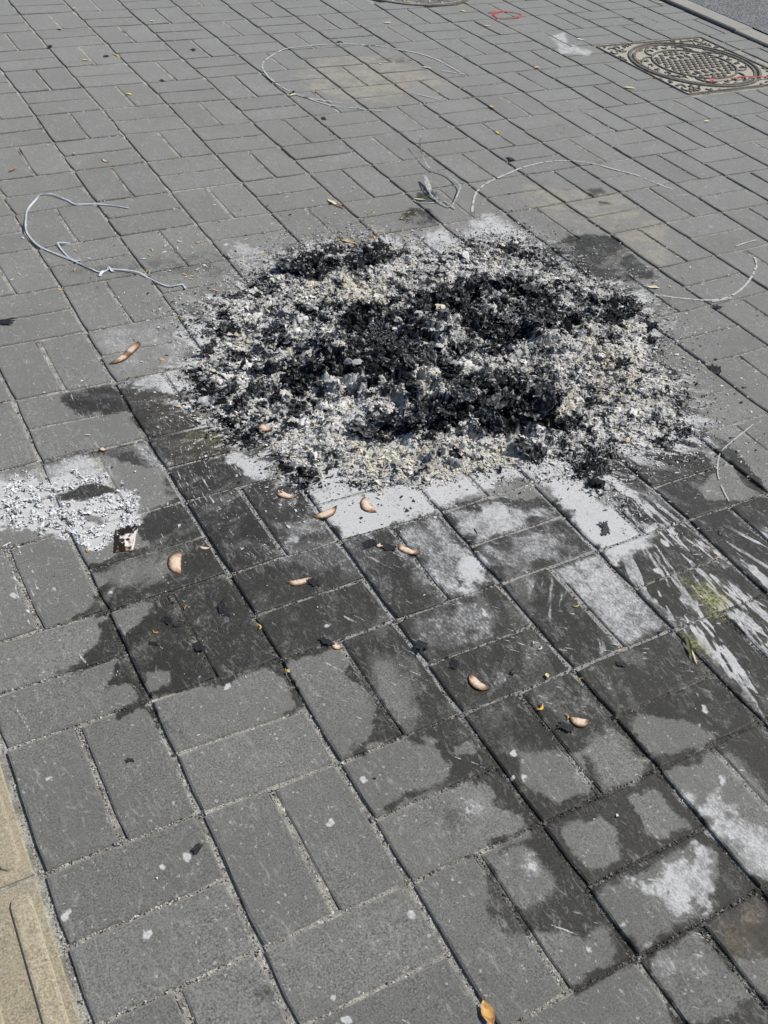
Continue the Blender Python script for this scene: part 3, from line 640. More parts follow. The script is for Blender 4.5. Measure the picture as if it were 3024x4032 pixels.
A_, B_ = np.meshgrid(rx, ry); Zr = 0.0065 + 0.004 * (fbm(A_ * 3, B_ * 3, 5, 3) - .5)
Vr = np.stack([A_.ravel(), B_.ravel(), Zr.ravel()], 1); idx = np.arange(nx_ * ny_).reshape(ny_, nx_)
Fr = np.stack([idx[:-1, :-1].ravel(), idx[:-1, 1:].ravel(), idx[1:, 1:].ravel(), idx[1:, :-1].ravel()], 1)
tag(mesh('road', Vr, Fr, M_asph, smooth=True), kind='structure')

# ------------------------------------------------------------------ manhole with square frame
class MB:
    def __init__(s): s.V, s.F = [], []
    def ngon_prism(s, pts, z0, z1, b=0.0):
        n = len(pts); n0 = len(s.V); cx_ = sum(p[0] for p in pts) / n; cy_ = sum(p[1] for p in pts) / n
        for p in pts:
            d = math.hypot(p[0] - cx_, p[1] - cy_) or 1
            s.V.append((p[0] - (p[0] - cx_) / d * b, p[1] - (p[1] - cy_) / d * b, z1))
        for p in pts: s.V.append((p[0], p[1], z0))
        s.F.append(tuple(range(n0, n0 + n)))
        for i in range(n): j = (i + 1) % n; s.F.append((n0 + i, n0 + n + i, n0 + n + j, n0 + j))
    def ring(s, r0, r1_, z0, z1, n=64, cx_=0, cy_=0, b=0.001):
        prof = [(r0, z0), (r0 + b, z1), (r1_ - b, z1), (r1_, z0)]; n0 = len(s.V)
        for k in range(n):
            a = 2 * math.pi * k / n
            for rr_, z in prof: s.V.append((cx_ + rr_ * math.cos(a), cy_ + rr_ * math.sin(a), z))
        for k in range(n):
            for q in range(3):
                a = n0 + k * 4 + q; b_ = n0 + ((k + 1) % n) * 4 + q; s.F.append((a, b_, b_ + 1, a + 1))
    def stroke(s, pts, w, z0, z1):
        """raised bar along a polyline"""
        P_ = [Vector((p[0], p[1])) for p in pts]; n0 = len(s.V); n = len(P_)
        for i, p in enumerate(P_):
            t = (P_[min(i + 1, n - 1)] - P_[max(i - 1, 0)]).normalized(); q = Vector((-t.y, t.x)) * w / 2
            s.V += [(p.x + q.x, p.y + q.y, z0), (p.x + q.x * .6, p.y + q.y * .6, z1), (p.x - q.x * .6, p.y - q.y * .6, z1), (p.x - q.x, p.y - q.y, z0)]
        for i in range(n - 1):
            for q in range(3): a = n0 + i * 4 + q; s.F.append((a, a + 4, a + 5, a + 1))
        s.F.append((n0, n0 + 1, n0 + 2, n0 + 3)); e = n0 + (n - 1) * 4; s.F.append((e + 3, e + 2, e + 1, e))
    def build(s, name, mat, parent=None): return mesh(name, s.V, s.F, mat, parent)

def scroll(mb, cx_, cy_, r0, a0, turn, w, z0, z1):
    pts = [(cx_ + r0 * (1 - 0.75 * t) * math.cos(a0 + turn * t * 4.2), cy_ + r0 * (1 - 0.75 * t) * math.sin(a0 + turn * t * 4.2)) for t in np.linspace(0, 1, 9)]
    mb.stroke(pts, w, z0, z1)

mh = tag(empty('manhole_cover', (MHX, MHY, 0)), 'round patterned iron manhole cover in a square ornamented frame near the kerb', 'manhole cover')
h = MHS - 0.006; RO = 0.305
b = MB(); n = 64
outer = []
for k in range(n):
    a = 2 * math.pi * k / n; c_, s_ = math.cos(a), math.sin(a); q = h / max(abs(c_), abs(s_)); outer.append((q * c_, q * s_))
for (x, y) in outer: b.V.append((x, y, 0.0))
for k in range(n): a = 2 * math.pi * k / n; b.V.append((RO * math.cos(a), RO * math.sin(a), 0.0))
for k in range(n): a = 2 * math.pi * k / n; b.V.append((RO * math.cos(a), RO * math.sin(a), -0.03))
for (x, y) in outer: b.V.append((x, y, -0.03))
for k in range(n):
    j = (k + 1) % n
    b.F += [(k, j, n + j, n + k), (n + k, n + j, 2 * n + j, 2 * n + k), (3 * n + k, 3 * n + j, j, k)]
fr = b.build('frame', M_dust, mh)
b = MB()
for sx_, sy_, ex_, ey_ in ((-h, -h, h, -h), (h, -h, h, h), (h, h, -h, h), (-h, h, -h, -h)):
    t = np.array([ex_ - sx_, ey_ - sy_]) / (2 * h); nrm = np.array([-t[1], t[0]]) * 0.004
    b.stroke([(sx_ + nrm[0] + t[0] * .005, sy_ + nrm[1] + t[1] * .005), (ex_ + nrm[0] - t[0] * .005, ey_ + nrm[1] - t[1] * .005)], 0.008, 0.0, 0.006)
b.ring(RO, RO + 0.013, 0, 0.007)
b.build('rim', M_iron, fr)
b = MB(); rs = random.Random(3)
for qx, qy in ((1, 1), (-1, 1), (-1, -1), (1, -1)):
    for (u, v_, rr_, tn) in ((0.285, 0.285, 0.034, 1), (0.235, 0.295, 0.026, -1), (0.295, 0.235, 0.026, 1), (0.180, 0.308, 0.018, 1), (0.308, 0.180, 0.018, -1), (0.250, 0.250, 0.016, -1), (0.135, 0.322, 0.010, 1), (0.322, 0.135, 0.010, 1)):
        if math.hypot(u, v_) - rr_ < RO + 0.004: rr_ = max(0.008, math.hypot(u, v_) - RO - 0.016)
        scroll(b, qx * u, qy * v_, rr_, rs.uniform(0, 6), tn, 0.010, 0.0, 0.005)
    for _ in range(10):
        for _t in range(30):
            u, v_ = rs.uniform(0.1, h - 0.02), rs.uniform(0.1, h - 0.02)
            if math.hypot(u, v_) > RO + 0.03: break
        else: continue
        a = rs.uniform(0, 6); b.stroke([(qx * u, qy * v_), (qx * u + .012 * math.cos(a), qy * v_ + .012 * math.sin(a))], 0.009, 0, 0.005)
b.build('scroll_ornament', M_iron, fr)['kind'] = 'stuff'
b = MB(); RL = 0.295
b.ngon_prism([(RL * math.cos(2 * math.pi * k / 72), RL * math.sin(2 * math.pi * k / 72)) for k in range(72)], -0.03, -0.001, 0.002)
lid = b.build('lid', M_dust, mh)
b = MB(); b.ring(RL - 0.014, RL - 0.001, -0.001, 0.005);
RI = 0.197
b.ring(RI, RI + 0.010, -0.001, 0.005)
for k in range(4):
    a = math.radians(45 + 90 * k)
    for sgn in (1, -1):
        pts = [((RI + 0.012 + t * 0.058) * math.cos(a + sgn * (0.10 + 0.33 * t * t)), (RI + 0.012 + t * 0.058) * math.sin(a + sgn * (0.10 + 0.33 * t * t))) for t in np.linspace(0, 1, 7)]
        b.stroke(pts, 0.009, -0.001, 0.005)
b.build('lid_rim', M_iron, lid)
# hexagonal studs in the middle: each one a part
hx = MB(); hx.ngon_prism([(0.0132 * math.cos(math.pi / 3 * k), 0.0132 * math.sin(math.pi / 3 * k)) for k in range(6)], -0.001, 0.0045, 0.0025)
HM = mesh('stud', hx.V, hx.F, M_iron, link=False)
pit = 0.0340; rowh = pit * 0.866
glyph_rows = {3: (-4, 3), -4: (-3, 4)}
for row in range(-7, 8):
    for col in range(-8, 9):
        x = (col + (0.5 if row % 2 else 0)) * pit; y = row * rowh
        if math.hypot(x, y) > RI - 0.012: continue
        if row in (3, 4) and abs(x) < 0.075: continue
        if row in (-3, -4) and abs(x) < 0.095: continue
        inst('stud', HM, lid, (x, y, 0))
# two lines of cast characters too worn to read: strokes only
b = MB(); rs = random.Random(12)
for yc, cnt in ((3.5 * rowh, 3), (-3.5 * rowh, 4)):
    for g in range(cnt):
        gx_ = (g - (cnt - 1) / 2) * 0.046
        for k in range(4):
            b.stroke([(gx_ - .014 + rs.uniform(0, .006), yc - .015 + k * .010), (gx_ + .014 - rs.uniform(0, .006), yc - .015 + k * .010 + rs.uniform(-.002, .002))], 0.0036, -0.001, 0.004)
        for k in range(2):
            xx = gx_ + rs.uniform(-.010, .010); b.stroke([(xx, yc - .018), (xx + rs.uniform(-.003, .003), yc + .018)], 0.0036, -0.001, 0.004)
b.build('cast_characters', M_iron, lid)['kind'] = 'stuff'
b = MB(); rs = random.Random(8)
for k in range(26):
    a = 2 * math.pi * k / 26 + 0.05; rr_ = 0.242
    if min(abs((a - math.radians(45 + 90 * q) + math.pi) % (2 * math.pi) - math.pi) for q in range(4)) < 0.16: continue
    scroll(b, rr_ * math.cos(a), rr_ * math.sin(a), 0.016, rs.uniform(0, 6), rs.choice((-1, 1)), 0.011, -0.001, 0.0045)
    b.stroke([((rr_ + .026) * math.cos(a + .1), (rr_ + .026) * math.sin(a + .1)), ((rr_ + .034) * math.cos(a + .16), (rr_ + .034) * math.sin(a + .16))], .007, -.001, .004)
b.build('scroll_band', M_iron, lid)['kind'] = 'stuff'

# the second, round cover cut by the top of the photograph
m2 = tag(empty('manhole_cover', (M2X, M2Y, 0)), 'dark round iron manhole cover at the back, cut by the top of the photo', 'manhole cover')
b = MB(); b.ring(M2R - 0.022, M2R, -0.01, 0.006, 80); b.build('rim', M_iron, m2)
b = MB(); rl = M2R - 0.027
b.ngon_prism([(rl * math.cos(2 * math.pi * k / 80), rl * math.sin(2 * math.pi * k / 80)) for k in range(80)], -0.03, -0.002, 0.002)
lid2 = b.build('lid', M_iron, m2)
b = MB(); b.ring(rl - 0.012, rl - 0.004, -0.002, 0.003, 80); rs = random.Random(4)
for rr_ in (0.30, 0.262, 0.225, 0.185, 0.145, 0.1, 0.06):
    cnt = int(rr_ * 95)
    for k in range(cnt):
        a = 2 * math.pi * k / cnt + (rr_ * 37) % 1
        x, y = rr_ * math.cos(a), rr_ * math.sin(a); al = 0.9 if k % 2 else -0.5
        d = 0.015; b.stroke([(x - d * math.cos(al), y - d * math.sin(al)), (x + d * math.cos(al), y + d * math.sin(al))], 0.0085, -0.002, 0.003)
b.build('raised_bars', M_dust, lid2)

# ------------------------------------------------------------------ joint grit
def specks(name, pts, sizes, cols, mat, parent=None, flat=0.5, seed=0):
    n = len(pts); g = np.random.default_rng(seed)
    base = np.array([[1, 0, 0], [-.5, .87, 0], [-.5, -.87, 0], [0, 0, 1]], float)
    V = base[None] * sizes[:, None, None] * (1 + 0.35 * g.standard_normal((n, 4, 3))); V[:, :, 2] *= flat
    a = g.random(n) * 6.28; ca, sa = np.cos(a), np.sin(a)
    x = V[:, :, 0] * ca[:, None] - V[:, :, 1] * sa[:, None]; y = V[:, :, 0] * sa[:, None] + V[:, :, 1] * ca[:, None]
    V = np.stack([x, y, V[:, :, 2]], -1) + pts[:, None, :]
    F = (np.array([[0, 1, 3], [1, 2, 3], [2, 0, 3]])[None] + 4 * np.arange(n)[:, None, None]).reshape(-1, 3)
    return mesh(name, V.reshape(-1, 3), F, mat, parent, cols=np.repeat(cols, 4, 0))
gp, gs, gc = [], [], []
g = np.random.default_rng(3)
pal = np.array([[.30, .29, .26], [.45, .44, .40], [.12, .12, .12], [.05, .05, .05], [.22, .21, .19], [.6, .59, .55]])
for i in range(-1, 11):
    for j in range(-12, 4):
        a, b_, d_ = node(i, j), node(i + 1, j), node(i, j + 1); c3 = node(i + 1, j + 1)
        segs = [(a, b_), (a, d_)]
        segs.append(((a + b_) / 2, (d_ + c3) / 2) if (i + j) % 2 == 0 else ((a + d_) / 2, (b_ + c3) / 2))
        px, py = pixel((a[0] + c3[0]) / 2, (a[1] + c3[1]) / 2)
        if not (-500 < px < 3500 and -300 < py < 4700): continue
        m_ = 190 if py > 2000 else 90
        for si_, (p, q) in enumerate(segs):
            zg = -0.0061 if si_ == 1 else -0.0032
            ln = np.linalg.norm(q - p); t = g.random(m_)[:, None]; nr = np.array([-(q - p)[1], (q - p)[0]]) / ln
            gp.append(np.c_[p + (q - p) * t + nr * g.normal(0, 0.0026, (m_, 1)), np.full(m_, zg)])
            gs.append(np.abs(g.normal(0, 0.0011, m_)) + 0.0007); gc.append(pal[g.integers(0, 6, m_)])
gp = np.concatenate(gp); gs = np.concatenate(gs); gc = np.concatenate(gc)
ix = np.clip(((gp[:, 0] - X0) / (X1 - X0) * TW).astype(int), 0, TW - 1); iy = np.clip(((gp[:, 1] - Y0) / (Y1 - Y0) * TH).astype(int), 0, TH - 1)
gc = gc * (1 - 0.72 * wet[iy, ix])[:, None]
o = specks('joint_grit', gp, gs, gc, M_grit, pave, 0.9); o['kind'] = 'stuff'

# ------------------------------------------------------------------ the ash heap
QW, QH = 415, 553                                       # quarter-size photo raster for the tone of the heap
qx, qy = np.meshgrid(np.arange(QW) * 4.0, np.arange(QH) * 4.0)
def zone(pts, soft=14): return sstep(-soft, soft, poly_sd(qx, qy, pts) + 26 * (fbm(qx / 22, qy / 22, 5, 3) - .5))
black = np.full((QH, QW), 0.44, np.float32)
for pts, v in [([(610, 800), (640, 760), (700, 742), (800, 745), (860, 700), (900, 640), (1000, 600), (1040, 590), (1110, 610), (1180, 640), (1225, 700), (1205, 740), (1110, 730), (1010, 735), (960, 770), (1000, 800), (960, 830), (860, 835), (780, 790), (700, 835), (640, 860), (605, 840)], .85),
               ([(1000, 800), (1100, 815), (1150, 800), (1200, 822), (1210, 870), (1200, 920), (1120, 940), (1000, 935), (900, 925), (860, 890), (930, 830)], .84),
               ([(400, 872), (430, 820), (490, 830), (530, 880), (500, 912), (440, 912)], .72), ([(600, 570), (660, 535), (760, 530), (830, 530), (880, 545), (800, 575), (700, 590), (620, 605)], .85),
               ([(740, 935), (830, 893), (905, 900), (880, 935), (800, 952)], .75), ([(585, 960), (640, 960), (655, 1050), (600, 1025)], .85), ([(1225, 1000), (1330, 990), (1300, 1040), (1345, 1082), (1260, 1060)], .7),
               ([(1150, 670), (1225, 700), (1215, 745), (1150, 735)], .95), ([(460, 690), (560, 670), (640, 700), (600, 740), (520, 750), (470, 720)], .50), ([(1260, 640), (1370, 650), (1380, 700), (1300, 700)], .55), ([(1380, 860), (1490, 870), (1490, 940), (1400, 920)], .6),
               ([(1380, 700), (1430, 780), (1400, 840), (1340, 800)], .5), ([(700, 640), (860, 640), (860, 700), (740, 720)], .6)]:
    m_ = zone(pts); black = black * (1 - m_) + v * m_
for pts, v in [([(620, 610), (760, 580), (900, 575), (1000, 560), (1180, 560), (1200, 600), (1000, 600), (880, 625), (820, 650), (700, 650)], .12), ([(570, 930), (740, 940), (900, 950), (1200, 945), (1230, 1000), (1100, 1010), (900, 1055), (700, 1020), (600, 990)], .10),
               ([(880, 790), (940, 785), (975, 850), (900, 860)], .10), ([(1190, 700), (1380, 700), (1450, 830), (1450, 930), (1260, 980), (1210, 900), (1200, 800), (1100, 790), (1100, 760)], .17), ([(500, 640), (620, 620), (700, 650), (600, 680), (500, 690)], .28),
               ([(650, 860), (760, 850), (860, 860), (740, 920), (640, 920)], .15), ([(920, 690), (990, 680), (1010, 740), (950, 760)], .25)]:
    m_ = zone(pts); black = black * (1 - m_) + v * m_
cream = np.full((QH, QW), 0.12, np.float32)
for pts in [[(620, 600), (760, 590), (850, 600), (830, 650), (700, 660)], [(760, 960), (900, 960), (1150, 950), (1180, 1000), (980, 1030), (800, 1030)], [(1200, 830), (1260, 830), (1240, 920), (1200, 920)], [(1100, 780), (1180, 790), (1140, 812)], [(880, 800), (920, 790), (960, 850)], [(1250, 720), (1380, 760), (1380, 880), (1280, 860)]]:
    m_ = zone(pts); cream = np.maximum(cream, .42 * m_)
def look(A, px, py):
    return A[np.clip((py / 1.8228 / 4).astype(int), 0, QH - 1), np.clip((px / 1.8228 / 4).astype(int), 0, QW - 1)]

# mound: height above the paving
hills = [(860, 800, 0.14, 0.050), (730, 800, 0.10, 0.042), (1040, 640, 0.10, 0.045), (950, 700, 0.12, 0.050), (1170, 710, 0.09, 0.040), (1110, 860, 0.13, 0.055), (960, 880, 0.11, 0.040), (1180, 850, 0.06, 0.035), (780, 680, 0.12, 0.028), (640, 700, 0.12, 0.018), (700, 590, 0.12, 0.018), (830, 590, .1, .02), (1320, 780, 0.14, 0.014), (620, 850, 0.10, 0.018), (930, 990, 0.12, 0.016), (1160, 960, .07, .022), (700, 960, .1, .014)]
HB = []
for x, y, rr_, hh in hills:
    wx, wy = ground(x * 1.8228, y * 1.8228, hh * 0.8); HB.append((float(wx), float(wy), rr_, hh))
def height(X, Y):
    sdp = poly_sd(X, Y, PW)
    edge = sstep(-0.02, 0.09, sdp + 0.05 * (fbm(X * 30, Y * 30, 23, 3) - .5))
    h = 0.004
    for bx, by, rr_, hh in HB: h = h + hh * np.exp(-((X - bx) ** 2 + (Y - by) ** 2) / (rr_ * rr_) * 1.3) * 0.62
    rg = 1 - np.abs(2 * fbm(X * 17, Y * 17, 41, 4, .6) - 1)
    lump = (rg - 0.72) * 0.11 * np.clip(h / 0.035, 0.12, 1.1) + (fbm(X * 70, Y * 70, 47, 4, .62) - .5) * 0.026
    return (h + lump) * edge - 0.006 * (1 - edge), sdp
bx0, bx1, by0, by1 = PWX.min() - .05, PWX.max() + .05, PWY.min() - .05, PWY.max() + .05
nx_, ny_ = int((bx1 - bx0) / 0.0034), int((by1 - by0) / 0.0034)
mx, my = np.meshgrid(np.linspace(bx0, bx1, nx_), np.linspace(by0, by1, ny_))
mz, msd = height(mx, my)
px, py = pixel(mx, my, mz)
bl = look(black, px, py); cr = look(cream, px, py)
idx = np.arange(nx_ * ny_).reshape(ny_, nx_)
Fm = np.stack([idx[:-1, :-1].ravel(), idx[:-1, 1:].ravel(), idx[1:, 1:].ravel(), idx[1:, :-1].ravel()], 1)
keep = (mz.ravel()[Fm] > -0.0025).all(1); Fm = Fm[keep]
pile = tag(empty('ash_heap', (float(PWX.mean()), float(PWY.mean()), 0)), 'broad low heap of burnt paper, black char and white ash spread on the paving', 'ash heap')
PINV = Matrix.Translation((-float(PWX.mean()), -float(PWY.mean()), 0))
def flakes(n, X, Y, Z, size, cols, tilt, seed):
    """n small crumpled scraps, each 5 vertices / 4 faces"""
    g = np.random.default_rng(seed)
    sq = np.array([[-1, -1], [1, -1], [1, 1], [-1, 1], [0, 0]], float)
    P = sq[None] * (1 + 0.38 * g.standard_normal((n, 5, 2)) * [1, 1]); asp = np.exp(g.normal(0, 0.35, n))
    x = P[:, :, 0] * (size * asp)[:, None]; y = P[:, :, 1] * (size / asp)[:, None]
    z = g.standard_normal((n, 5)) * (size * 0.35)[:, None]; z[:, 4] += size * g.normal(0.25, 0.4, n)
    V = np.stack([x, y, z], -1)
    ax = g.random(n) * 6.283; tl = np.abs(g.normal(0, 1, n)) * tilt
    tl = np.minimum(tl, 1.5)
    c, s_ = np.cos(tl), np.sin(tl)
    spin = g.random(n) * 6.283; cs, ss = np.cos(spin), np.sin(spin)
    x, y = V[:, :, 0] * cs[:, None] - V[:, :, 1] * ss[:, None], V[:, :, 0] * ss[:, None] + V[:, :, 1] * cs[:, None]
    z = V[:, :, 2]
    y, z = y * c[:, None] - z * s_[:, None], y * s_[:, None] + z * c[:, None]
    ca, sa = np.cos(ax), np.sin(ax)
    x, y = x * ca[:, None] - y * sa[:, None], x * sa[:, None] + y * ca[:, None]
    V = np.stack([x + X[:, None], y + Y[:, None], z + Z[:, None]], -1).reshape(-1, 3)
    F = (np.array([[0, 1, 4], [1, 2, 4], [2, 3, 4], [3, 0, 4]])[None] + 5 * np.arange(n)[:, None, None]).reshape(-1, 3)
    return V, F, np.repeat(cols, 5, 0)

def flake_cols(n, px, py, g, bias=0, spread=.15):
    bl = look(black, px, py); cr = look(cream, px, py)
    u = 0.5 + bias + g.normal(0, spread, n)
    k = sstep(bl - .22, bl + .34, u)[:, None]                  # 0 char ... 1 white ash, greys between
    wv = (0.46 + 0.36 * g.random(n) ** 1.2)[:, None] * np.array([1, .992, .955])
    kv = (0.010 + 0.03 * g.random(n) ** 2)[:, None] * np.array([.95, 1, 1.08])
    yv = np.array([.66, .60, .45])[None] * (0.85 + 0.3 * g.random(n))[:, None]
    wv = np.where((g.random(n) < cr)[:, None], yv, wv)
    return kv * (1 - k) ** 1.3 + wv * k ** 1.5 + (np.array([.16, .17, .19]) * (4 * k * (1 - k)) * .6)

def tonef(X, Y): return (.30 * fbm(X * 17 + 1.5 * fbm(X * 9, Y * 9, 90, 2), Y * 17, 87, 2) + .38 * fbm(X * 46, Y * 46, 88, 3, .7) + .32 * fbm(X * 150, Y * 150, 89, 3, .7) - .5) * 3.8

g = np.random.default_rng(20)
mcol = flake_cols(mx.size, px.ravel(), py.ravel(), g, tonef(mx, my).ravel(), .10)
o = mesh('ash_mound', np.stack([mx.ravel(), my.ravel(), mz.ravel()], 1), Fm, M_mound, pile, cols=mcol); o.matrix_parent_inverse = PINV
o['kind'] = 'stuff'

g = np.random.default_rng(21)
n = 330000
X = g.uniform(bx0, bx1, n); Y = g.uniform(by0, by1, n)
Z, sdp = height(X, Y)
clump = fbm(X * 50, Y * 50, 77, 3, .6)
keep = (sdp + 0.07 * (fbm(X * 35, Y * 35, 78, 3) - .5) > g.exponential(0.010, n) - 0.004 + 0.03 * (g.random(n) - .5)) & (g.random(n) < -0.28 + 1.45 * clump)
X, Y, Z, sdp = X[keep], Y[keep], Z[keep], sdp[keep]; n = len(X)
sz_ = np.clip(np.exp(g.normal(math.log(0.0016), 0.45, n)), 0.0007, 0.006)
Z = np.maximum(Z, 0.001) + sz_ * g.uniform(-0.1, 1.0, n)
px, py = pixel(X, Y, Z)
V, F, cc = flakes(n, X, Y, Z, sz_, flake_cols(n, px, py, g, tonef(X, Y)), 0.42, 4)
o = mesh('ash_flakes', V, F, M_ash, pile, cols=cc); o['kind'] = 'stuff'; o.matrix_parent_inverse = PINV
print('flakes', n)

# burnt leaves of paper turned to soft ash, crumpled and matted together
g = np.random.default_rng(77)
TN = 7; uu, vv = np.meshgrid(np.linspace(-1, 1, TN), np.linspace(-1, 1, TN)); TPL = []
for k in range(24):
    ph = g.random(2) * 40
    rad = 1 + .5 * (fbm(np.arctan2(vv, uu) * 1.5 + ph[0], uu * 0 + k, 5, 2) - .5)
    z_ = 1.5 * (1 - np.abs(2 * fbm(uu * 1.6 + ph[0] + 20, vv * 1.6 + ph[1] + 20, 7, 3, .6) - 1)) + .9 * (vnoise(uu * 3 + ph[1] + 9, vv * 3 + 9, 8) - .5)
    z_ = z_ - z_.min() - .35; e_ = np.maximum(np.abs(uu), np.abs(vv)) ** 4
    TPL.append(np.stack([uu * rad + .3 * (vnoise(uu * 2 + 9 + ph[0], vv * 2 + 9, 3) - .5), vv * rad + .3 * (vnoise(uu * 2 + 9, vv * 2 + 9 + ph[1], 4) - .5), z_ * .62 - e_ * .25], -1).reshape(-1, 3))
TPL = np.array(TPL)
n = 7000; X = g.uniform(bx0, bx1, n); Y = g.uniform(by0, by1, n); Z, sdp = height(X, Y)
k_ = (sdp > 0.012 + g.exponential(.012, n)); X, Y, Z = X[k_], Y[k_], Z[k_]; n = len(X)
px, py = pixel(X, Y, Z); blk = look(black, px, py)
sz_ = np.clip(np.exp(g.normal(math.log(.0058), .45, n)), .003, .016) * (0.8 + .6 * blk)
P_ = TPL[g.integers(0, 24, n)] * sz_[:, None, None]; P_[:, :, 1] *= g.uniform(.5, 1, n)[:, None]; P_[:, :, 2] *= g.uniform(.6, 1.4, n)[:, None]
def rotate(P_, ax, tl, sp_):
    c, s_ = np.cos(sp_)[:, None], np.sin(sp_)[:, None]; x, y, z = P_[:, :, 0] * c - P_[:, :, 1] * s_, P_[:, :, 0] * s_ + P_[:, :, 1] * c, P_[:, :, 2]
    c, s_ = np.cos(tl)[:, None], np.sin(tl)[:, None]; y, z = y * c - z * s_, y * s_ + z * c
    c, s_ = np.cos(ax)[:, None], np.sin(ax)[:, None]; return np.stack([x * c - y * s_, x * s_ + y * c, z], -1)
P_ = rotate(P_, g.random(n) * 6.28, g.normal(0, .42, n), g.random(n) * 6.28) + np.stack([X, Y, np.maximum(Z, 0) + sz_ * .1], -1)[:, None, :]
tl_ = TN * TN; base_c = flake_cols(n, px, py, g, tonef(X, Y), .12)
vx = P_[:, :, 0].ravel(); vy = P_[:, :, 1].ravel()
shade = 0.62 + 0.76 * fbm(vx * 210, vy * 210, 91, 2)
cc = np.repeat(base_c, tl_, 0) * shade[:, None]
cc = np.where((g.random(len(cc)) < .05)[:, None], .5, cc)
qi = np.arange(tl_).reshape(TN, TN); qf = np.stack([qi[:-1, :-1].ravel(), qi[:-1, 1:].ravel(), qi[1:, 1:].ravel(), qi[1:, :-1].ravel()], 1)
FQ = (qf[None] + tl_ * np.arange(n)[:, None, None]).reshape(-1, 4); FQ = FQ[g.random(len(FQ)) > .10]
o = mesh('crumpled_ash', P_.reshape(-1, 3), FQ, M_ash, pile, cols=np.clip(cc, 0, .9)); o['kind'] = 'stuff'; o.matrix_parent_inverse = PINV

# larger burnt sheets, crumpled, some still in layers
def crumple(seed, layers=3, N=11, dark=False):
    r = random.Random(seed); VV, FF, CC = [], [], []
    for l in range(layers):
        off = Vector((r.uniform(0, 50), r.uniform(0, 50), l * 1.7)); rot = r.uniform(-.25, .25); dx, dy = r.gauss(0, .10), r.gauss(0, .10)
        n0 = len(VV); curl = r.uniform(-.5, .9)
        for a in range(N):
            for b in range(N):
                u, v_ = a / (N - 1) * 2 - 1, b / (N - 1) * 2 - 1
                rad = 1 + (0.75 if dark else 0.30) * mnoise.noise(Vector((math.atan2(v_, u) * 1.6, seed, l)))
                p = Vector((u * rad, v_ * rad * 0.8, 0))
                q = p * 1.5 + off
                zz = 0.30 * mnoise.noise(q) + 0.16 * (1 - abs(mnoise.noise(q * 2.3)) * 3) + 0.07 * mnoise.noise(q * 6) + curl * 0.35 * (u * u * (1 if u > 0 else .3)) + l * 0.10
                p.x += 0.12 * mnoise.noise(q * 3 + Vector((9, 0, 0))); p.y += 0.12 * mnoise.noise(q * 3 + Vector((0, 9, 0)))
                x, y = p.x * math.cos(rot) - p.y * math.sin(rot) + dx, p.x * math.sin(rot) + p.y * math.cos(rot) + dy
                VV.append((x, y, zz))
                e = max(abs(u), abs(v_)); k = mnoise.noise(q * 2.5 + Vector((4, 4, 4)))
                base = 0.020 + 0.022 * max(0, k + .3)
                if e > 0.85 and k > 0.0: base = 0.26 + 0.2 * r.random()
                elif k > 0.35: base = 0.12
                if dark: base = min(base, .04) * .7
                CC.append((base * .97, base, base * 1.06))
        for a in range(N - 1):
            for b in range(N - 1):
                if (a in (0, N - 2) or b in (0, N - 2)) and r.random() < 0.30: continue
                i0 = n0 + a * N + b; FF.append((i0, i0 + N, i0 + N + 1, i0 + 1))
    return mesh('charred_sheet', VV, FF, M_char, link=False, cols=np.array(CC))
CR = [crumple(s, 1 + s % 4) for s in range(12)]
CRF = [crumple(s + 40, 1, 9, True) for s in range(8)]
big = [(1045, 605, .040, .9), (1085, 612, .035, .8), (1120, 625, .04, .6), (1150, 640, .03, .7), (1185, 700, .045, .45), (1205, 720, .04, .7), (1160, 690, .035, .5), (1170, 850, .04, .8), (1195, 832, .035, .5), (1150, 870, .04, .7), (1180, 880, .035, .9),
       (1080, 880, .05, .4), (1040, 900, .05, .4), (1000, 860, .04, .5), (960, 900, .035, .4), (1120, 905, .04, .5), (720, 780, .045, .5), (680, 800, .045, .6), (650, 825, .04, .5), (640, 790, .03, .7), (760, 770, .035, .6), (860, 750, .04, .6), (840, 790, .04, .5), (800, 780, .035, .7),
       (900, 720, .04, .5), (930, 680, .035, .6), (1000, 660, .035, .7), (960, 640, .035, .6), (890, 660, .035, .8), (780, 935, .04, .25), (830, 915, .04, .4), (900, 915, .035, .4), (1160, 985, .035, .4), (1130, 965, .03, .5), (920, 780, .035, .6), (960, 800, .03, .6), (1010, 820, .035, .6), (1180, 585, .018, .5), (750, 840, .03, .6)]
r = random.Random(99)
def drop_sheet(x, y, size, tilt, k, lift=0.25):
    wx, wy = ground(x * 1.8228, y * 1.8228, 0.02); wx = np.array([float(wx)]); wy = np.array([float(wy)])
    for _ in range(2):
        zz, _s = height(wx, wy); a_, b_ = ground(x * 1.8228, y * 1.8228, float(max(zz[0], 0))); wx = np.array([float(a_)]); wy = np.array([float(b_)])
    o = inst('charred_sheet', CR[k % 12], pile, (float(wx[0]), float(wy[0]), max(float(zz[0]), 0.002) + size * lift), (r.gauss(0, tilt), r.gauss(0, tilt), r.uniform(0, 6.28)), (size, size * r.uniform(.6, 1), size))
    o.matrix_parent_inverse = PINV
for k, (x, y, s_, t_) in enumerate(big): drop_sheet(x, y, s_ * .8, t_ * .8, k, 0.22)
cnt = 0
while cnt < 190:
    x, y = r.uniform(430, 1480), r.uniform(525, 1060)
    if poly_sd(np.array([x * 1.8228]), np.array([y * 1.8228]), PILE)[0] < 10: continue
    b_ = look(black, np.array([x * 1.8228]), np.array([y * 1.8228]))[0]
    if r.random() > b_ ** 1.6: continue
    drop_sheet(x, y, r.uniform(.010, .026) * (0.6 + 0.6 * b_), 0.6, cnt * 5 + 3, 0.25); cnt += 1

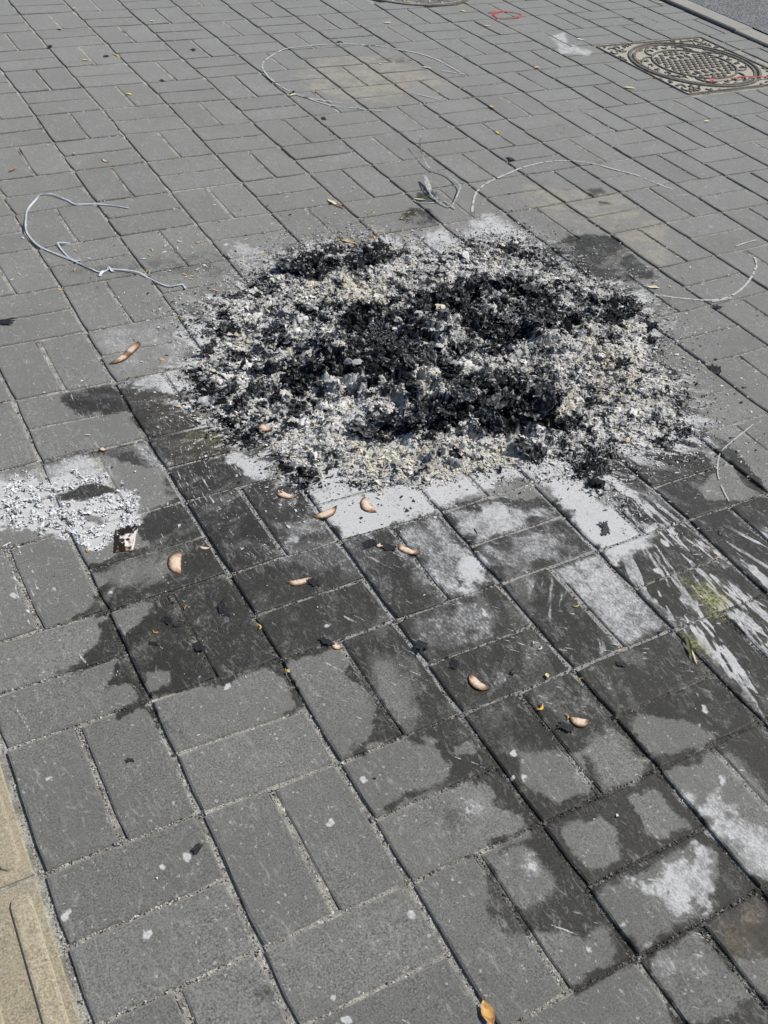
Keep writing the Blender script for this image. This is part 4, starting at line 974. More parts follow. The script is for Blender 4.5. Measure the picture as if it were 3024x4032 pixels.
# loose bits of ash and char round the heap
n = 13000; g = np.random.default_rng(31)
ang = g.random(n) * 6.283; 
e = g.integers(0, len(PW), n); t = g.random(n)[:, None]; P_ = PW[e] * (1 - t) + PW[(e + 1) % len(PW)] * t
d = g.exponential(0.055, n); far = g.random(n) < 0.16; d = np.where(far, g.exponential(0.42, n), d)
cxp, cyp = PW.mean(0); dirn = P_ - [cxp, cyp]; dirn /= np.linalg.norm(dirn, axis=1)[:, None]
P_ = P_ + dirn * d[:, None] + g.normal(0, 0.02, (n, 2))
ok = P_[:, 0] < KX - 0.02; P_ = P_[ok]; d = d[ok]; far = far[ok]; n = len(P_)
sz_ = np.clip(np.exp(g.normal(math.log(0.00105), 0.5, n)), 0.0005, 0.0032)
pxx_, pyy_ = pixel(P_[:, 0], P_[:, 1]); kk_ = g.random(n) < np.where((pyy_ > 1900) | ((pxx_ < 1150) & (pyy_ > 1330)), .30, 1.0); P_, d, far, sz_ = P_[kk_], d[kk_], far[kk_], sz_[kk_]; n = len(P_)
wh = (0.45 + .3 * g.random(n))[:, None] * np.ones((n, 3)); bk = (0.012 + .03 * g.random(n))[:, None] * np.ones((n, 3))
cols = np.where((g.random(n) < 0.34)[:, None], bk, wh)
V, F, cc = flakes(n, P_[:, 0], P_[:, 1], 0.0012 + sz_ * .25, sz_, cols, 0.22, 9)
tag(mesh('ash_specks', V, F, M_ash, cols=cc), 'fine white ash crumbs and black char specks scattered over the paving around the heap', 'ash specks', kind='stuff')

# the small patch of white ash at the left, thin enough to lie on the bricks
g = np.random.default_rng(41); n = 22000
px = g.uniform(0, 600, n); py = g.uniform(1850, 2190, n); X, Y = ground(px, py)
ix = np.clip(((X - X0) / (X1 - X0) * TW).astype(int), 0, TW - 1); iy = np.clip(((Y - Y0) / (Y1 - Y0) * TH).astype(int), 0, TH - 1)
k_ = (ash[iy, ix] > .66) & (fbm(X * 60, Y * 60, 5, 3) > .43 + .16 * g.random(n)) & (px > 60 * g.random(n)); X, Y = X[k_], Y[k_]; n = len(X)
sz_ = np.clip(np.exp(g.normal(math.log(0.0012), 0.45, n)), 0.0006, 0.004)
cols = np.where((g.random(n) < .14)[:, None], .03 + .1 * g.random((n, 1)), .62 + .22 * g.random((n, 1))) * np.array([1, 1.01, 1.03])
V, F, cc = flakes(n, X, Y, 0.001 + sz_ * .4, sz_, cols, 0.35, 19)
tag(mesh('white_ash_patch', V, F, M_ash, cols=cc), 'small separate patch of thin white ash on the bricks left of the heap', 'ash patch', kind='stuff')

# ------------------------------------------------------------------ small things lying about
def local(pts, z=0.0):
    x, y = ground([p[0] for p in pts], [p[1] for p in pts]); return [(float(a), float(b), z) for a, b in zip(x, y)]
def spline(P, n=6):
    P = [Vector(p) for p in P]; out = []
    for i in range(len(P) - 1):
        p0, p1, p2, p3 = P[max(i - 1, 0)], P[i], P[i + 1], P[min(i + 2, len(P) - 1)]
        for k in range(n):
            t = k / n; out.append(0.5 * ((2 * p1) + (p2 - p0) * t + (2 * p0 - 5 * p1 + 4 * p2 - p3) * t * t + (3 * p1 - p0 - 3 * p2 + p3) * t ** 3))
    out.append(P[-1]); return out
def strip(name, pts, w, mat, parent=None, lift=0.006, twist=0.8, th=0.0009, seed=0, n=6, zs=None):
    """flat plastic tape following a path, twisting and lifting off the ground"""
    r = random.Random(seed); Q = spline([(p[0], p[1], (zs[i] if zs else 0)) for i, p in enumerate(local(pts))], n)
    V, F = [], []
    for i, p in enumerate(Q):
        t = (Q[min(i + 1, len(Q) - 1)] - Q[max(i - 1, 0)]).normalized(); sd_ = Vector((-t.y, t.x, 0)).normalized()
        a = twist * mnoise.noise(Vector((i * .11, seed, 0))) * 2; up = Vector((0, 0, 1))
        e = sd_ * math.cos(a) + up * math.sin(a); nn = t.cross(e).normalized()
        c = p + up * (0.0022 + abs(math.sin(a)) * w / 2 + lift * max(0, mnoise.noise(Vector((i * .07, seed + 5, 0))) + .1))
        ww = w / 2
        V += [c + e * ww + nn * th / 2, c - e * ww + nn * th / 2, c - e * ww - nn * th / 2, c + e * ww - nn * th / 2]
    for i in range(len(Q) - 1):
        for k in range(4): a = i * 4 + k; b = i * 4 + (k + 1) % 4; F.append((a, b, b + 4, a + 4))
    F += [(3, 2, 1, 0), tuple(len(V) - 4 + k for k in range(4))]
    return mesh(name, V, F, mat, parent, smooth=False)

B = z8
main = B(0, 600, [(1050, 460), (930, 440), (800, 430), (620, 428), (560, 400), (490, 372), (420, 350), (330, 355), (290, 400), (225, 480), (213, 560), (215, 640), (240, 690), (320, 770), (450, 830), (600, 890), (720, 945), (820, 985), (880, 963), (960, 965), (1100, 985), (1180, 1015), (1280, 1065), (1380, 1100), (1450, 1090), (1490, 1085), (1518, 1118)])
cordt = tag(empty('plastic_strap', (float(ground(600, 900)[0]), float(ground(600, 900)[1]), 0)), 'long pale blue white plastic strap, knotted, looping over the bricks left of the heap', 'strap')
ci = Matrix.Translation((-cordt.location.x, -cordt.location.y, 0))
for nm, pts, w_, sd_ in (('tape', main, .0052, 3), ('loose_end', B(0, 600, [(577, 752), (480, 750), (486, 775), (540, 840), (600, 888), (668, 892)]), .0045, 8), ('knot', B(0, 600, [(815, 1018), (838, 985), (880, 965), (890, 945), (905, 965), (928, 982)]), .007, 5)):
    strip(nm, pts, w_, M_cord, cordt, .006, .8, seed=sd_).matrix_parent_inverse = ci
pts = K(0, 1, [(150, 640), (158, 680), (195, 735), (270, 765), (325, 815), (320, 845), (290, 895), (255, 890), (210, 860), (182, 825), (172, 785)])
c2 = tag(empty('plastic_strap', (float(ground(1760, 790)[0]), float(ground(1760, 790)[1]), 0)), 'thin grey plastic strap bent into an angular hook behind the heap', 'strap')
ci = Matrix.Translation((-c2.location.x, -c2.location.y, 0))
strip('tape', pts, .0052, M_cordg, c2, .010, .9, seed=12, n=5, zs=[.045, .02, .006, .003, .003, .004, .002, .002, .006, .012, .02]).matrix_parent_inverse = ci
strip('loose_end', K(0, 1, [(258, 872), (292, 897), (305, 906)]), .006, M_cordg, c2, .004, .3, seed=13).matrix_parent_inverse = ci
strip('folded_end', K(0, 1, [(172, 785), (190, 812), (205, 845), (228, 868)]), .012, M_cordg, c2, .006, .9, seed=14, zs=[.02, .012, .006, .002]).matrix_parent_inverse = ci
tag(strip('plastic_strap', K(0, 1, [(128, 866), (150, 880), (215, 878)]), .003, M_cord, None, .003, .4, seed=17), 'short thin white plastic thread beside a pale leaf on the damp patch behind the heap', 'strap')
tag(strip('red_ribbon', K(0, 1, [(450, 57), (478, 58), (500, 53), (545, 54), (588, 62), (592, 70), (575, 79), (520, 83), (490, 79), (472, 66), (482, 60), (505, 53)]), .008, M_red, None, .008, .6, seed=21), 'loop of red plastic ribbon lying on the bricks at the back', 'ribbon')
tag(strip('red_ribbon', K(0, 1, [(1447, 372), (1422, 366), (1408, 360), (1413, 351), (1480, 348), (1560, 343), (1620, 344), (1700, 341)]), .009, M_red, None, .010, .6, seed=24, zs=[.008] * 8), 'straight red plastic ribbon stretched across the patterned manhole cover', 'ribbon')

def chalk(pts, w, seed, label, parts=None):
    """a chalk stroke lying on the bricks: ragged, with breaks where it crossed a joint"""
    r = random.Random(seed); V, F = [], []
    for pl in pts:
        Q = spline(local(pl), 22); run = False
        for i in range(len(Q)):
            p = Q[i]; t = (Q[min(i + 1, len(Q) - 1)] - Q[max(i - 1, 0)]).normalized(); sd_ = Vector((-t.y, t.x, 0))
            br = mnoise.noise(Vector((p.x * 60, p.y * 60, seed))) < -0.42 or r.random() < .03
            w1 = w * (0.65 + 0.5 * mnoise.noise(p * 130) + r.uniform(-.15, .15)); w2 = w * (0.65 + 0.5 * mnoise.noise(p * 140 + Vector((5, 5, 5))) + r.uniform(-.15, .15))
            V += [p + sd_ * max(w1, .0006) / 2 + Vector((0, 0, .0022)), p - sd_ * max(w2, .0006) / 2 + Vector((0, 0, .0022))]
            if run and not br: n_ = len(V); F.append((n_ - 4, n_ - 3, n_ - 1, n_ - 2))
            run = not br or i == 0
    return tag(mesh('chalk_line', V, F, M_chalk), label, 'chalk line')
chalk([B(700, 0, [(1659, 380), (1400, 362), (1280, 364), (1120, 372), (1000, 385), (880, 402), (780, 450), (710, 500), (690, 540), (710, 590), (760, 650), (860, 720), (950, 765), (1050, 800), (1200, 825), (1345, 845)]),
       B(700, 0, [(970, 770), (1150, 835), (1300, 872), (1480, 890)]), B(1400, 0, [(80, 370), (200, 380), (370, 410), (520, 440), (640, 480), (740, 530), (850, 590)]), B(1400, 0, [(700, 580), (890, 608)])], .011, 1, 'wide chalk ring round the faint brown burn mark far behind the heap')
chalk([B(1400, 0, [(460, 760), (580, 790), (685, 815)])], .008, 2, 'short chalk dash in front of the faint brown burn mark at the back')
chalk([B(1400, 0, [(0, 888), (110, 900), (240, 910)])], .008, 3, 'short chalk dash crossing a dark joint left of a bent twig')
chalk([K(0, 1, [(380, 920), (385, 880), (392, 850), (410, 820), (450, 790), (540, 750), (600, 725), (700, 702), (800, 697), (900, 708), (1000, 735), (1080, 755), (1180, 795), (1250, 820)])], .011, 4, 'curved chalk arc behind the tan stain at the upper right of the heap')
chalk([K(0, 1, [(1262, 846), (1320, 843)])], .009, 5, 'small chalk dash at the end of the arc over the tan stain')
chalk([B(2224, 600, [(1548, 860), (1565, 920), (1540, 990), (1480, 1080), (1400, 1150), (1300, 1195), (1180, 1210), (1050, 1205), (900, 1190), (800, 1175)]), B(2224, 600, [(1200, 1222), (1300, 1206), (1360, 1190)])], .010, 6, 'sweeping chalk arc on the bricks right of the heap, below a pale leaf')
chalk([B(2224, 600, [(1395, 770), (1480, 740), (1570, 718)])], .008, 7, 'lone short chalk dash near the right edge above the sweeping arc')
chalk([K(1, 1, [(1595, 730), (1520, 790), (1455, 850), (1440, 925), (1455, 990), (1490, 1062)])], .0045, 8, 'faint bent chalk line on the bricks at the right of the heap')

# thin crescents and petals
def crescent_mesh(name, ln, w, h, mat, colfn, arc=2.2, n=9, seed=0, link=False):
    V, Cc = [], []; r_ = ln / (2 * math.sin(arc / 2))
    for i in range(n):
        t = i / (n - 1); a = (t - .5) * arc; wd = w * max(math.sin(math.pi * t) ** .6, .18)
        for k, q in enumerate((-1, 0, 1)):
            rr_ = r_ + q * wd / 2; V.append((rr_ * math.sin(a), rr_ * math.cos(a) - r_, (h if q == 0 else 0) + h * .5 * abs(t - .5) * 2)); Cc.append(colfn(t, q))
    F = []
    for i in range(n - 1):
        for k in range(2): a = i * 3 + k; F.append((a, a + 1, a + 4, a + 3))
    return mesh(name, V, F, mat, cols=np.array(Cc), smooth=True, link=link)
ypal = [(.72, .45, .08), (.70, .50, .14), (.60, .36, .07)]
YM = [crescent_mesh('yellow_petal', .0115, .0028, .0016, M_leaf, lambda t, q, c=ypal[k]: [x * (1 - .25 * abs(t - .5)) for x in c], 2.0 + .5 * k) for k in range(3)]
WM = [crescent_mesh('white_petal', .011, .0026, .0014, M_leaf, lambda t, q: (.68, .69, .69), 1.6 + .5 * k) for k in range(2)]
ylist = B(0, 600, [(620, 810), (610, 960), (745, 1028), (490, 1125), (1222, 845), (1195, 980), (1510, 1000), (1570, 1015), (610, 15), (1610, 740), (1080, 97)]) + \
    B(700, 600, [(515, 890), (710, 845), (1060, 700), (1300, 715), (1440, 745), (1435, 705), (1620, 665), (1610, 700), (1595, 495), (300, 1130), (860, 1060)]) + \
    B(1400, 700, [(205, 420), (630, 415), (715, 440), (540, 492), (605, 495), (85, 590), (190, 585), (550, 628), (410, 670), (320, 645), (250, 665), (220, 718), (630, 710), (1425, 428), (1200, 620), (1045, 860), (205, 775)], .3315) + \
    K(1, 0, [(870, 213), (995, 228), (905, 402), (880, 482), (700, 450), (785, 275), (930, 150)]) + K(2, 0, [(1125, 497), (803, 410), (668, 525), (375, 172), (1235, 690)]) + K(2, 1, [(1018, 600), (830, 412), (990, 225), (1440, 200), (848, 722), (795, 885)]) + B(2224, 600, [(855, 1100), (960, 1025), (465, 855)])
r = random.Random(17)
for k, (x, y) in enumerate(ylist):
    wx, wy = ground(x, y); s_ = r.uniform(.8, 1.25)
    o = inst('yellow_petal', YM[k % 3], None, (float(wx), float(wy), .0022 if poly_sd(np.array([wx]), np.array([wy]), PW)[0] < 0 else .014), (r.gauss(0, .25), r.gauss(0, .25), r.uniform(0, 6.28)), (s_, s_, s_))
    if y > 2150: lb_ = 'tiny curled yellow petal on the dark damp bricks in front of the heap'
    elif x < 640 and y < 1300: lb_ = 'tiny curled yellow petal beside the pale looping plastic strap'
    elif x > 2000: lb_ = 'tiny curled yellow petal on the bricks right of the heap'
    elif 1540 < x < 1700 and 820 < y < 880: lb_ = 'tiny curled yellow petal on the damp patch beside the grey strap'
    elif y < 1010: lb_ = 'tiny curled yellow petal along the back rim of the heap'
    else: lb_ = 'tiny curled yellow petal at the left rim of the heap'
    tag(o, lb_, 'petal', 'yellow petals, ' + lb_.split('petal ')[1])
wx, wy = ground(*K(2, 1, [(680, 852)])[0])
o = inst('yellow_petal', YM[0], None, (float(wx), float(wy), .0025), (0.1, 0, 3.6), (1.55, 2.0, 2.0)); o.data = YM[0].copy(); tag(o, 'bright yellow curled petal between two tan crescents on dark damp bricks', 'petal')
wlist = B(0, 600, [(735, 872), (1180, 872), (1245, 800), (1450, 785), (1465, 730), (1345, 770), (1525, 1022), (650, 890), (160, 998), (95, 1045)]) + K(2, 1, [(645, 572), (678, 592)]) + K(0, 0, [(925, 888), (655, 1080)])
for k, (x, y) in enumerate(wlist):
    wx, wy = ground(x, y)
    o = inst('white_petal', WM[k % 2], None, (float(wx), float(wy), .002), (r.gauss(0, .2), r.gauss(0, .2), r.uniform(0, 6.28)), (1.1, 1.1, 1.1))
    tag(o, 'tiny curled white petal lying on grey bricks', 'petal', 'white petals scattered on the bricks')

# scorched half-moon scraps: domed, tan in the middle, singed at the rim
def half_moon(seed, ln, w, bend=0.55, kink=False):
    r = random.Random(seed); nu, nv_ = 17, 8; V, Cc, F = [], [], []; pnt = 4.5 if kink else r.uniform(1.9, 3.0); skew = r.uniform(-.12, .12)
    for lay in (0, 1):
        for i in range(nu):
            t = i / (nu - 1); x = (t - .5) * ln; tt = min(1, max(0, t + skew * math.sin(math.pi * t))); top = w * max(0.0, 1 - abs(2 * tt - 1) ** pnt) ** .75
            for j in range(nv_):
                s_ = j / (nv_ - 1); y = top * s_ * (1 + .05 * mnoise.noise(Vector((t * 6, seed, 1)))) - w * .45
                dome = math.sin(math.pi * min(1, s_ * .9 + .08)) * math.sin(math.pi * (0.06 + .88 * t)) ** .7
                z = w * bend * dome + .0016 * mnoise.noise(Vector((x * 160, y * 160, seed))) + .0009 * mnoise.noise(Vector((x * 420, y * 420, seed)))
                xx, yy = x, y + bend * .12 * ln * (1 - (2 * t - 1) ** 2)
                if kink: z += .08 * w * math.sin(t * 9); yy += .10 * w * math.sin(t * 6.5)
                if lay: z -= .0012
                V.append((xx, yy, max(z, .0002 - .001 * lay) + .0012))
                e = min(t, 1 - t) * 2.4; e = min(e, (1 - s_) * 1.9, 0.45 + s_ * 1.5); e = max(0, min(1, e * .92 + .22 * mnoise.noise(Vector((x * 190, y * 190, seed)))))
                if kink and abs(t - .5) < .09: e *= .35
                a, b = Vector((.025, .016, .011)), Vector((.74, .61, .49)); c = Vector((.36, .21, .12))
                col = a.lerp(c, min(1, e * 2.8)) if e < .36 else c.lerp(b, min(1, (e - .36) / .26))
                Cc.append(tuple(col))
    N_ = nu * nv_
    for i in range(nu - 1):
        for j in range(nv_ - 1):
            a = i * nv_ + j; F.append((a, a + nv_, a + nv_ + 1, a + 1)); F.append((N_ + a + 1, N_ + a + nv_ + 1, N_ + a + nv_, N_ + a))
    for i in range(nu - 1):
        a = i * nv_; F.append((a, N_ + a, N_ + a + nv_, a + nv_)); a = i * nv_ + nv_ - 1; F.append((a, a + nv_, N_ + a + nv_, N_ + a))
    for j in range(nv_ - 1):
        F.append((j, j + 1, N_ + j + 1, N_ + j)); a = (nu - 1) * nv_ + j; F.append((a, N_ + a, N_ + a + 1, a + 1))
    return V, F, Cc
# (two ends in photo pixels: straight edge runs from first to second end), width mm, seed, label
SC = [((440, 1440), (556, 1350), 15, 1, 'longest scorched tan crescent, kinked in the middle, on a brick left of the heap', True),
      ((1086, 1938), (1162, 1966), 13, 2, 'scorched tan crescent beside a joint just in front of the heap, leftmost of three there', False),
      ((1241, 2045), (1332, 2003), 15, 3, 'pale scorched crescent lying across a joint in the thick white dust', False),
      ((1418, 1960), (1466, 2024), 17, 4, 'orange brown half moon scrap lying on the white dusted brick, rightmost of three', False),
      ((692, 2172), (688, 2268), 19, 5, 'rounded tan crescent standing on end, right of the small white ash patch', False),
      ((1560, 2150), (1648, 2188), 12, 6, 'tan crescent sprinkled with ash crossing a joint in front of the white dust', False),
      ((1470, 2142), (1515, 2156), 10, 7, 'small round brown scrap with black charred ends left of the ash sprinkled crescent', False),
      ((1130, 2302), (1240, 2282), 12, 8, 'narrow tan crescent with long black points on a dark damp brick', False),
      ((1838, 2662), (1916, 2724), 14, 9, 'clean pale half moon scrap on a dark damp brick, second from the front', False),
      ((2240, 2838), (2322, 2852), 14, 10, 'pale half moon scrap nearest the camera on the damp bricks, just below a yellow petal', False),
      ((1306, 2536), (1342, 2560), 10, 11, 'small half burnt tan scrap tucked at the end of a joint', False),
      ((1020, 1685), (1060, 1712), 17, 12, 'small brown half moon scrap at the lower left rim of the heap', False),
      ((392, 1765), (416, 1778), 8, 13, 'tiny pale scorched scrap above the small white ash patch', False),
      ((783, 2158), (832, 2162), 6, 14, 'thin reddish brown burnt sliver beside a joint right of the standing crescent', False),
      ((398, 628), (424, 640), 7, 15, 'small shiny brown seed shaped scrap near the upper left', False)]
for (a, b_, wmm, sd_, lb, kk) in SC:
    pa, pb = local([a])[0], local([b_])[0]; ln = math.hypot(pb[0] - pa[0], pb[1] - pa[1])
    V, F, Cc = half_moon(sd_, ln, wmm * 1.45 / 1000, .11 if wmm > 9 else .10, kk)
    ang_ = math.atan2(pb[1] - pa[1], pb[0] - pa[0])
    o = mesh('scorched_scrap', [(x, -y, z) for x, y, z in V], [f[::-1] for f in F], M_scrap, cols=np.array(Cc), smooth=True)
    z_ = .0 if sd_ != 12 else .008
    o.location = ((pa[0] + pb[0]) / 2, (pa[1] + pb[1]) / 2, z_); o.rotation_euler = (0, 0, ang_)
    tag(o, lb, 'scorched scrap', 'scorched tan scraps lying on the bricks')

# half burnt piece of paper by the small patch
V, F, Cc = [], [], []; N = 17
pc = local([(455, 2090), (545, 2075), (525, 2170), (450, 2178)])
for a in range(N):
    for b_ in range(N):
        u, v_ = a / (N - 1), b_ / (N - 1)
        p = (Vector(pc[0]) * (1 - u) + Vector(pc[1]) * u) * (1 - v_) + (Vector(pc[3]) * (1 - u) + Vector(pc[2]) * u) * v_
        k = mnoise.noise(Vector((u * 3.5, v_ * 3.5, 3)))
        V.append((p.x + .003 * mnoise.noise(Vector((u * 9, v_ * 9, 8))), p.y + .003 * mnoise.noise(Vector((u * 9, v_ * 9, 1))), .003 + .005 * max(0, mnoise.noise(Vector((u * 3, v_ * 3, 7)))) + .0012 * mnoise.noise(Vector((u * 7, v_ * 7, 7)))))
        burn = (1 - u) * .9 + (.5 if v_ < .3 else 0) + (v_ > .85) * .5 + k * 1.1
        Cc.append((.72, .67, .64) if burn < .50 else ((.40, .27, .19) if burn < .58 else (.03, .022, .017)))
for a in range(N - 1):
    for b_ in range(N - 1): i0 = a * N + b_; F.append((i0, i0 + N, i0 + N + 1, i0 + 1))
o = mesh('burnt_paper', V, F, M_scrap, cols=np.array(Cc)); tag(o, 'half burnt pinkish white paper scrap with black edges beside the small ash patch', 'burnt paper')

# leaves
def leaf(pa, pb, wmm, col, label, cat='leaf', seed=0, spots=True, curl=.25, grp=None, mid=True):
    a, b_ = local([pa])[0], local([pb])[0]; ln = max(math.hypot(b_[0] - a[0], b_[1] - a[1]), .006); w = wmm / 1000
    V, F, Cc = [], [], []; nu, nv_ = 12, 5; r = random.Random(seed)
    for i in range(nu):
        t = i / (nu - 1); hw = w / 2 * max(.04, math.sin(math.pi * t ** .9)) * (1 + .12 * mnoise.noise(Vector((t * 5, seed, 0))))
        for j in range(nv_):
            q = (j / (nv_ - 1) - .5) * 2
            V.append(((t - .5) * ln, q * hw, .0028 + curl * hw * q * q + .10 * w * math.sin(t * 5 + seed) ** 2 + .04 * w * mnoise.noise(Vector((t * 7, q * 2, seed)))))
            k = mnoise.noise(Vector((t * 6, q * 2.5, seed + 3))); f = 1.0
            if spots and k > .12: f = .55
            if j == 2 and mid: f *= 1.15
            Cc.append((col[0] * f, col[1] * f * (.85 if f < .8 else 1), col[2] * f))
    for i in range(nu - 1):
        for j in range(nv_ - 1): k = i * nv_ + j; F.append((k, k + nv_, k + nv_ + 1, k + 1))
    me = mesh('leaf', V, F, M_leaf, cols=np.array(Cc), smooth=True, link=False)
    th_ = math.atan2(b_[1] - a[1], b_[0] - a[0])
    o = inst('leaf', me, None, ((a[0] + b_[0]) / 2, (a[1] + b_[1]) / 2, 0), (0, 0, th_)); tag(o, label, cat, grp)
    return o
Yl, Pl, Br, Or = (.68, .47, .12), (.72, .66, .42), (.26, .11, .05), (.62, .36, .12)
leaf((1900, 3942), (1940, 4050), 19, Or, 'spotted orange yellow leaf lying by a joint at the bottom of the photo', seed=1)
leaf((1290, 788), (1330, 812), 16, Pl, 'pale yellow leaf touching a brown one behind the heap', seed=2, spots=False)
leaf((1315, 805), (1362, 824), 9, (.33, .15, .07), 'narrow reddish brown leaf touching a pale yellow one', seed=3)
leaf((1628, 786), (1676, 790), 9, Pl, 'narrow cream leaf on the damp patch behind the heap', seed=4)
leaf((2549, 1133), (2598, 1137), 16, (.72, .64, .42), 'flat cream leaf above the sweeping chalk arc at the right', seed=5, spots=False)
leaf((496, 372), (524, 376), 13, (.75, .62, .08), 'bright yellow leaf on the upper left bricks', seed=6, spots=False)
leaf((325, 241), (350, 238), 14, (.70, .50, .26), 'small peach coloured leaf on the upper left bricks, left of a black crumb', seed=7)
leaf((446, 212), (478, 228), 8, (.66, .50, .2), 'thin folded yellow leaf on a joint at the upper left', seed=8)
leaf((484, 118), (500, 128), 8, (.35, .22, .12), 'small brown leaf in a joint near the top left', seed=9)
leaf((286, 36), (300, 34), 12, Pl, 'tiny pale leaf at the top left edge', seed=10, spots=False)
leaf((590, 84), (609, 87), 12, Pl, 'tiny pale leaf near the top, right of the topmost left leaf', seed=11, spots=False)
leaf((1141, 379), (1168, 372), 12, (.72, .68, .45), 'torn cream leaf by the chalk ring at the back', seed=12, spots=False)
leaf((1490, 252), (1506, 254), 9, Pl, 'small cream leaf inside the chalk ring on the brown burn mark', seed=13, spots=False)
leaf((1511, 91), (1543, 92), 13, (.74, .72, .58), 'pale leaf below the round manhole at the top', seed=14, spots=False)
leaf((1808, 42), (1836, 49), 14, (.74, .64, .34), 'cream leaf left of the red ribbon loop', seed=15, spots=False)
leaf((1908, 105), (1933, 104), 11, (.72, .64, .34), 'yellowish leaf below the red ribbon loop', seed=16, spots=False)
leaf((1662, 265), (1700, 272), 12, (.70, .66, .36), 'cream leaf at the right end of the brown burn mark', seed=17, spots=False)
leaf((2102, 268), (2127, 267), 12, (.72, .52, .15), 'yellow leaf on a joint midway between burn mark and manhole', seed=18, spots=False)
leaf((2268, 156), (2300, 160), 16, (.78, .77, .72), 'whitish leaf at the corner of the manhole frame', seed=19, spots=False)
leaf((2458, 345), (2504, 352), 15, (.74, .70, .38), 'cream leaf in front of the manhole frame, left of its near corner', seed=20, spots=False)
leaf((2772, 480), (2794, 479), 13, (.74, .68, .42), 'oval cream leaf at the right side below the manhole', seed=21, spots=False)
leaf((1925, 418), (1946, 428), 14, (.72, .52, .24), 'tattered yellow leaf on a joint right of the chalk dashes', seed=22)
leaf((1955, 520), (1962, 530), 14, (.66, .50, .06), 'mustard yellow leaf standing in a joint above the chalk arc', seed=23, spots=False)
leaf((2506, 238), (2528, 236), 13, (.62, .42, .08), 'mustard leaf on the left of the manhole lid', seed=24)
leaf((2556, 186), (2585, 192), 12, (.50, .36, .12), 'brownish yellow leaf at the back left rim of the manhole lid', seed=25)
leaf((2698, 302), (2718, 310), 14, (.74, .66, .3), 'light yellow leaf on the front of the manhole lid', seed=26, spots=False)
leaf((2590, 12), (2615, 14), 13, (.72, .66, .3), 'cream leaf at the top near the kerb', seed=27, spots=False)
leaf((1602, 6), (1616, 12), 13, (.66, .56, .18), 'yellow leaf on the round manhole cover at the top', seed=28, spots=False)
leaf((32, 680), (66, 668), 9, (.32, .14, .05), 'thin brown curled leaf at the left edge above the plastic strap', seed=29)
leaf((78, 590), (90, 615), 8, (.10, .05, .03), 'dark brown husk in a joint at the upper left', 'husk', seed=30)
leaf((1345, 948), (1385, 958), 17, (.66, .52, .26), 'pale brown leaf at the back rim of the heap', seed=31)
leaf((2700, 2505), (2722, 2600), 9, (.11, .12, .05), 'olive green frayed stalk pressed on the bricks at the right', 'stalk', seed=32, curl=.6)
leaf((2722, 2560), (2744, 2622), 4, (.62, .55, .30), 'thin pale stem end below the olive frayed stalk at the right', 'stalk', seed=33, spots=False)
leaf((686, 1598), (718, 1606), 12, (.62, .50, .36), 'pale singed leaf lying at the left tip of the heap', seed=34)
leaf((1130, 2640), (1140, 2652), 7, (.66, .58, .26), 'small cream husk in a joint of the damp bricks left of centre', 'husk', seed=35, spots=False)
leaf((2150, 2654), (2158, 2672), 8, (.66, .56, .28), 'tiny cream husk at a joint crossing above the pale crescent', 'husk', seed=36, spots=False)
for k, (x, y) in enumerate(K(0, 1, [(505, 430), (740, 230), (345, 390), (105, 10), (1090, 445), (230, 400)]) + K(0, 0, [(1475, 20), (1428, 127), (1550, 110), (545, 90), (320, 665)])):
    leaf((x - 4, y - 2), (x + 4, y + 2), 6, (.70, .60, .26), 'tiny yellowish crumb of leaf on the distant bricks', seed=50 + k, spots=False, grp='tiny leaf crumbs on the distant bricks')

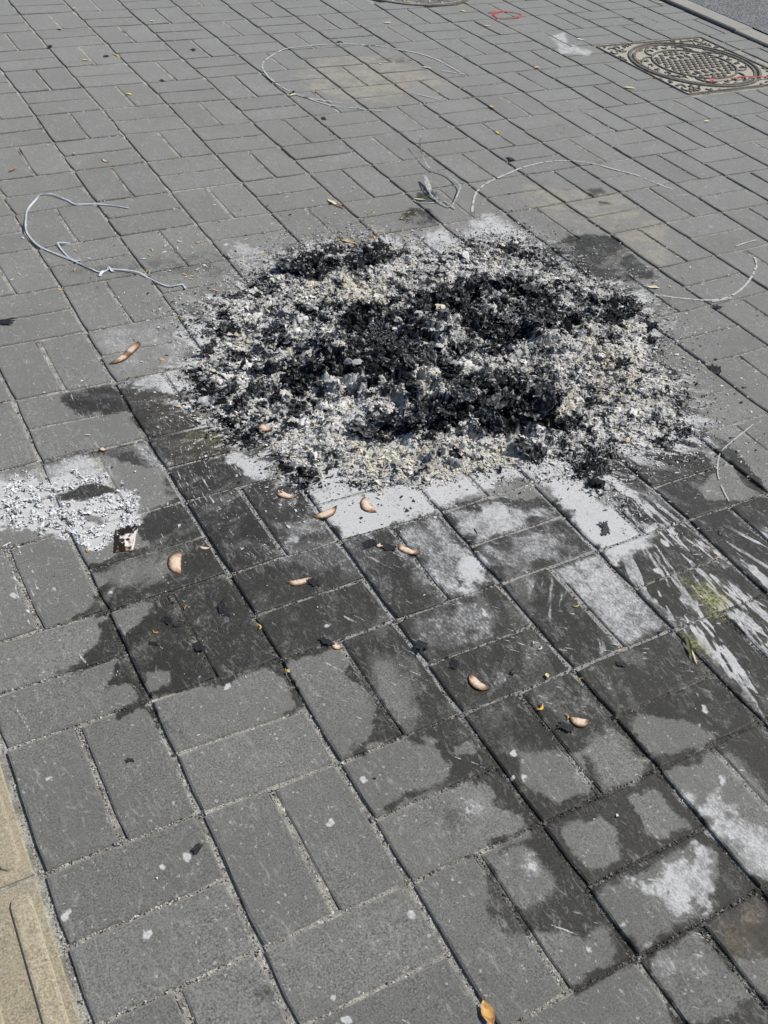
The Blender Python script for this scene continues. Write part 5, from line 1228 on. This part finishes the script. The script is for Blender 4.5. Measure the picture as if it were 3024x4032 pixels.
# charred flakes lying loose on the paving
def loose_char(x, y, s_, k, label, grp=None, tilt=.12, z=.002):
    wx, wy = ground(x, y); r = random.Random(k)
    o = inst('char_flake', CRF[(k * 7) % 8], None, (float(wx), float(wy), z + s_ * .05), (r.gauss(0, tilt), r.gauss(0, tilt), r.uniform(0, 6.28)), (s_ * 1.5, s_ * r.uniform(.8, 1.3), s_ * .13))
    tag(o, label, 'char flake', grp)
for k, (x, y, s_, lb) in enumerate([(880, 2408, .011, 'largest thin black char flake on the dark brick below the narrow crescent'), (838, 2342, .008, 'slim black char flake above the largest one'), (656, 2443, .009, 'angular black char flake left of a joint on the dark brick'), (606, 2535, .006, 'small square black char flake near the left damp edge'), (784, 2550, .009, 'black char flake sunk in the middle joint of the damp brick'),
                                     (698, 2462, .006, 'small triangular black char flake near the joint'), (884, 2364, .005, 'tiny char flake above the largest one'), (1668, 2545, .012, 'curled black char flake on the damp brick left of the pale half moon'), (1790, 2615, .008, 'black char curl just behind the pale half moon scrap'), (2026, 2643, .007, 'small black char knot right of the pale half moon scrap'), (2445, 2617, .007, 'small black square char flake below the olive stalk'),
                                     (2380, 2080, .014, 'crumpled black char flake in the white dust in front of the heap'), (2842, 2100, .007, 'black char flake on pale brick at the right above the ash streaks'), (2810, 1460, .014, 'rough black char lump on a joint right of the heap'), (2645, 1462, .012, 'black char lump beside the right rim of the heap'), (2820, 1208, .010, 'dark char crumb on the joint under the sweeping arc'),
                                     (2150, 1064, .018, 'big black char lump behind the heap at the right'), (2488, 74, .012, 'black char crumb among the farthest bricks near the kerb'), (1338, 166, .010, 'black crumb at the top of the chalk ring'), (760, 197, .010, 'black crumb on a brick at the top, left of the chalk ring'), (1152, 367, .009, 'black crumb beside the torn cream leaf'), (420, 223, .008, 'dark crumb right of the small peach coloured leaf'),
                                     (232, 118, .007, 'dark crumb on a far brick at the top left'), (200, 185, .008, 'dark crumb in a joint at the top left'), (640, 318, .008, 'dark crumb pair on a brick left of the chalk ring'), (1274, 469, .010, 'black crumb below the chalk ring'), (12, 1270, .022, 'dark crumpled char scrap at the left edge'), (505, 2100, .016, 'black char crust above the half burnt paper'), (480, 2120, .012, 'black char crust left of the half burnt paper'),
                                     (1460, 2146, .012, 'black burnt tail left of the small round brown scrap'), (1532, 2158, .011, 'black burnt bridge between two tan scraps'), (1236, 2290, .009, 'black burnt tip at the right end of the narrow crescent'), (1286, 2530, .010, 'black burnt remnant at the small half burnt scrap'), (2226, 2862, .010, 'black burnt fringe beside the nearest pale half moon'), (2012, 627, .014, 'flat black char scrap where the chalk arc begins'), (512, 2995, .004, 'tiny black fleck on a clean brick in the foreground'), (775, 3345, .006, 'black blot of char on the clean foreground brick left of centre')]):
    loose_char(x, y, s_, k + 1, lb)
print('done', len(bpy.data.objects))
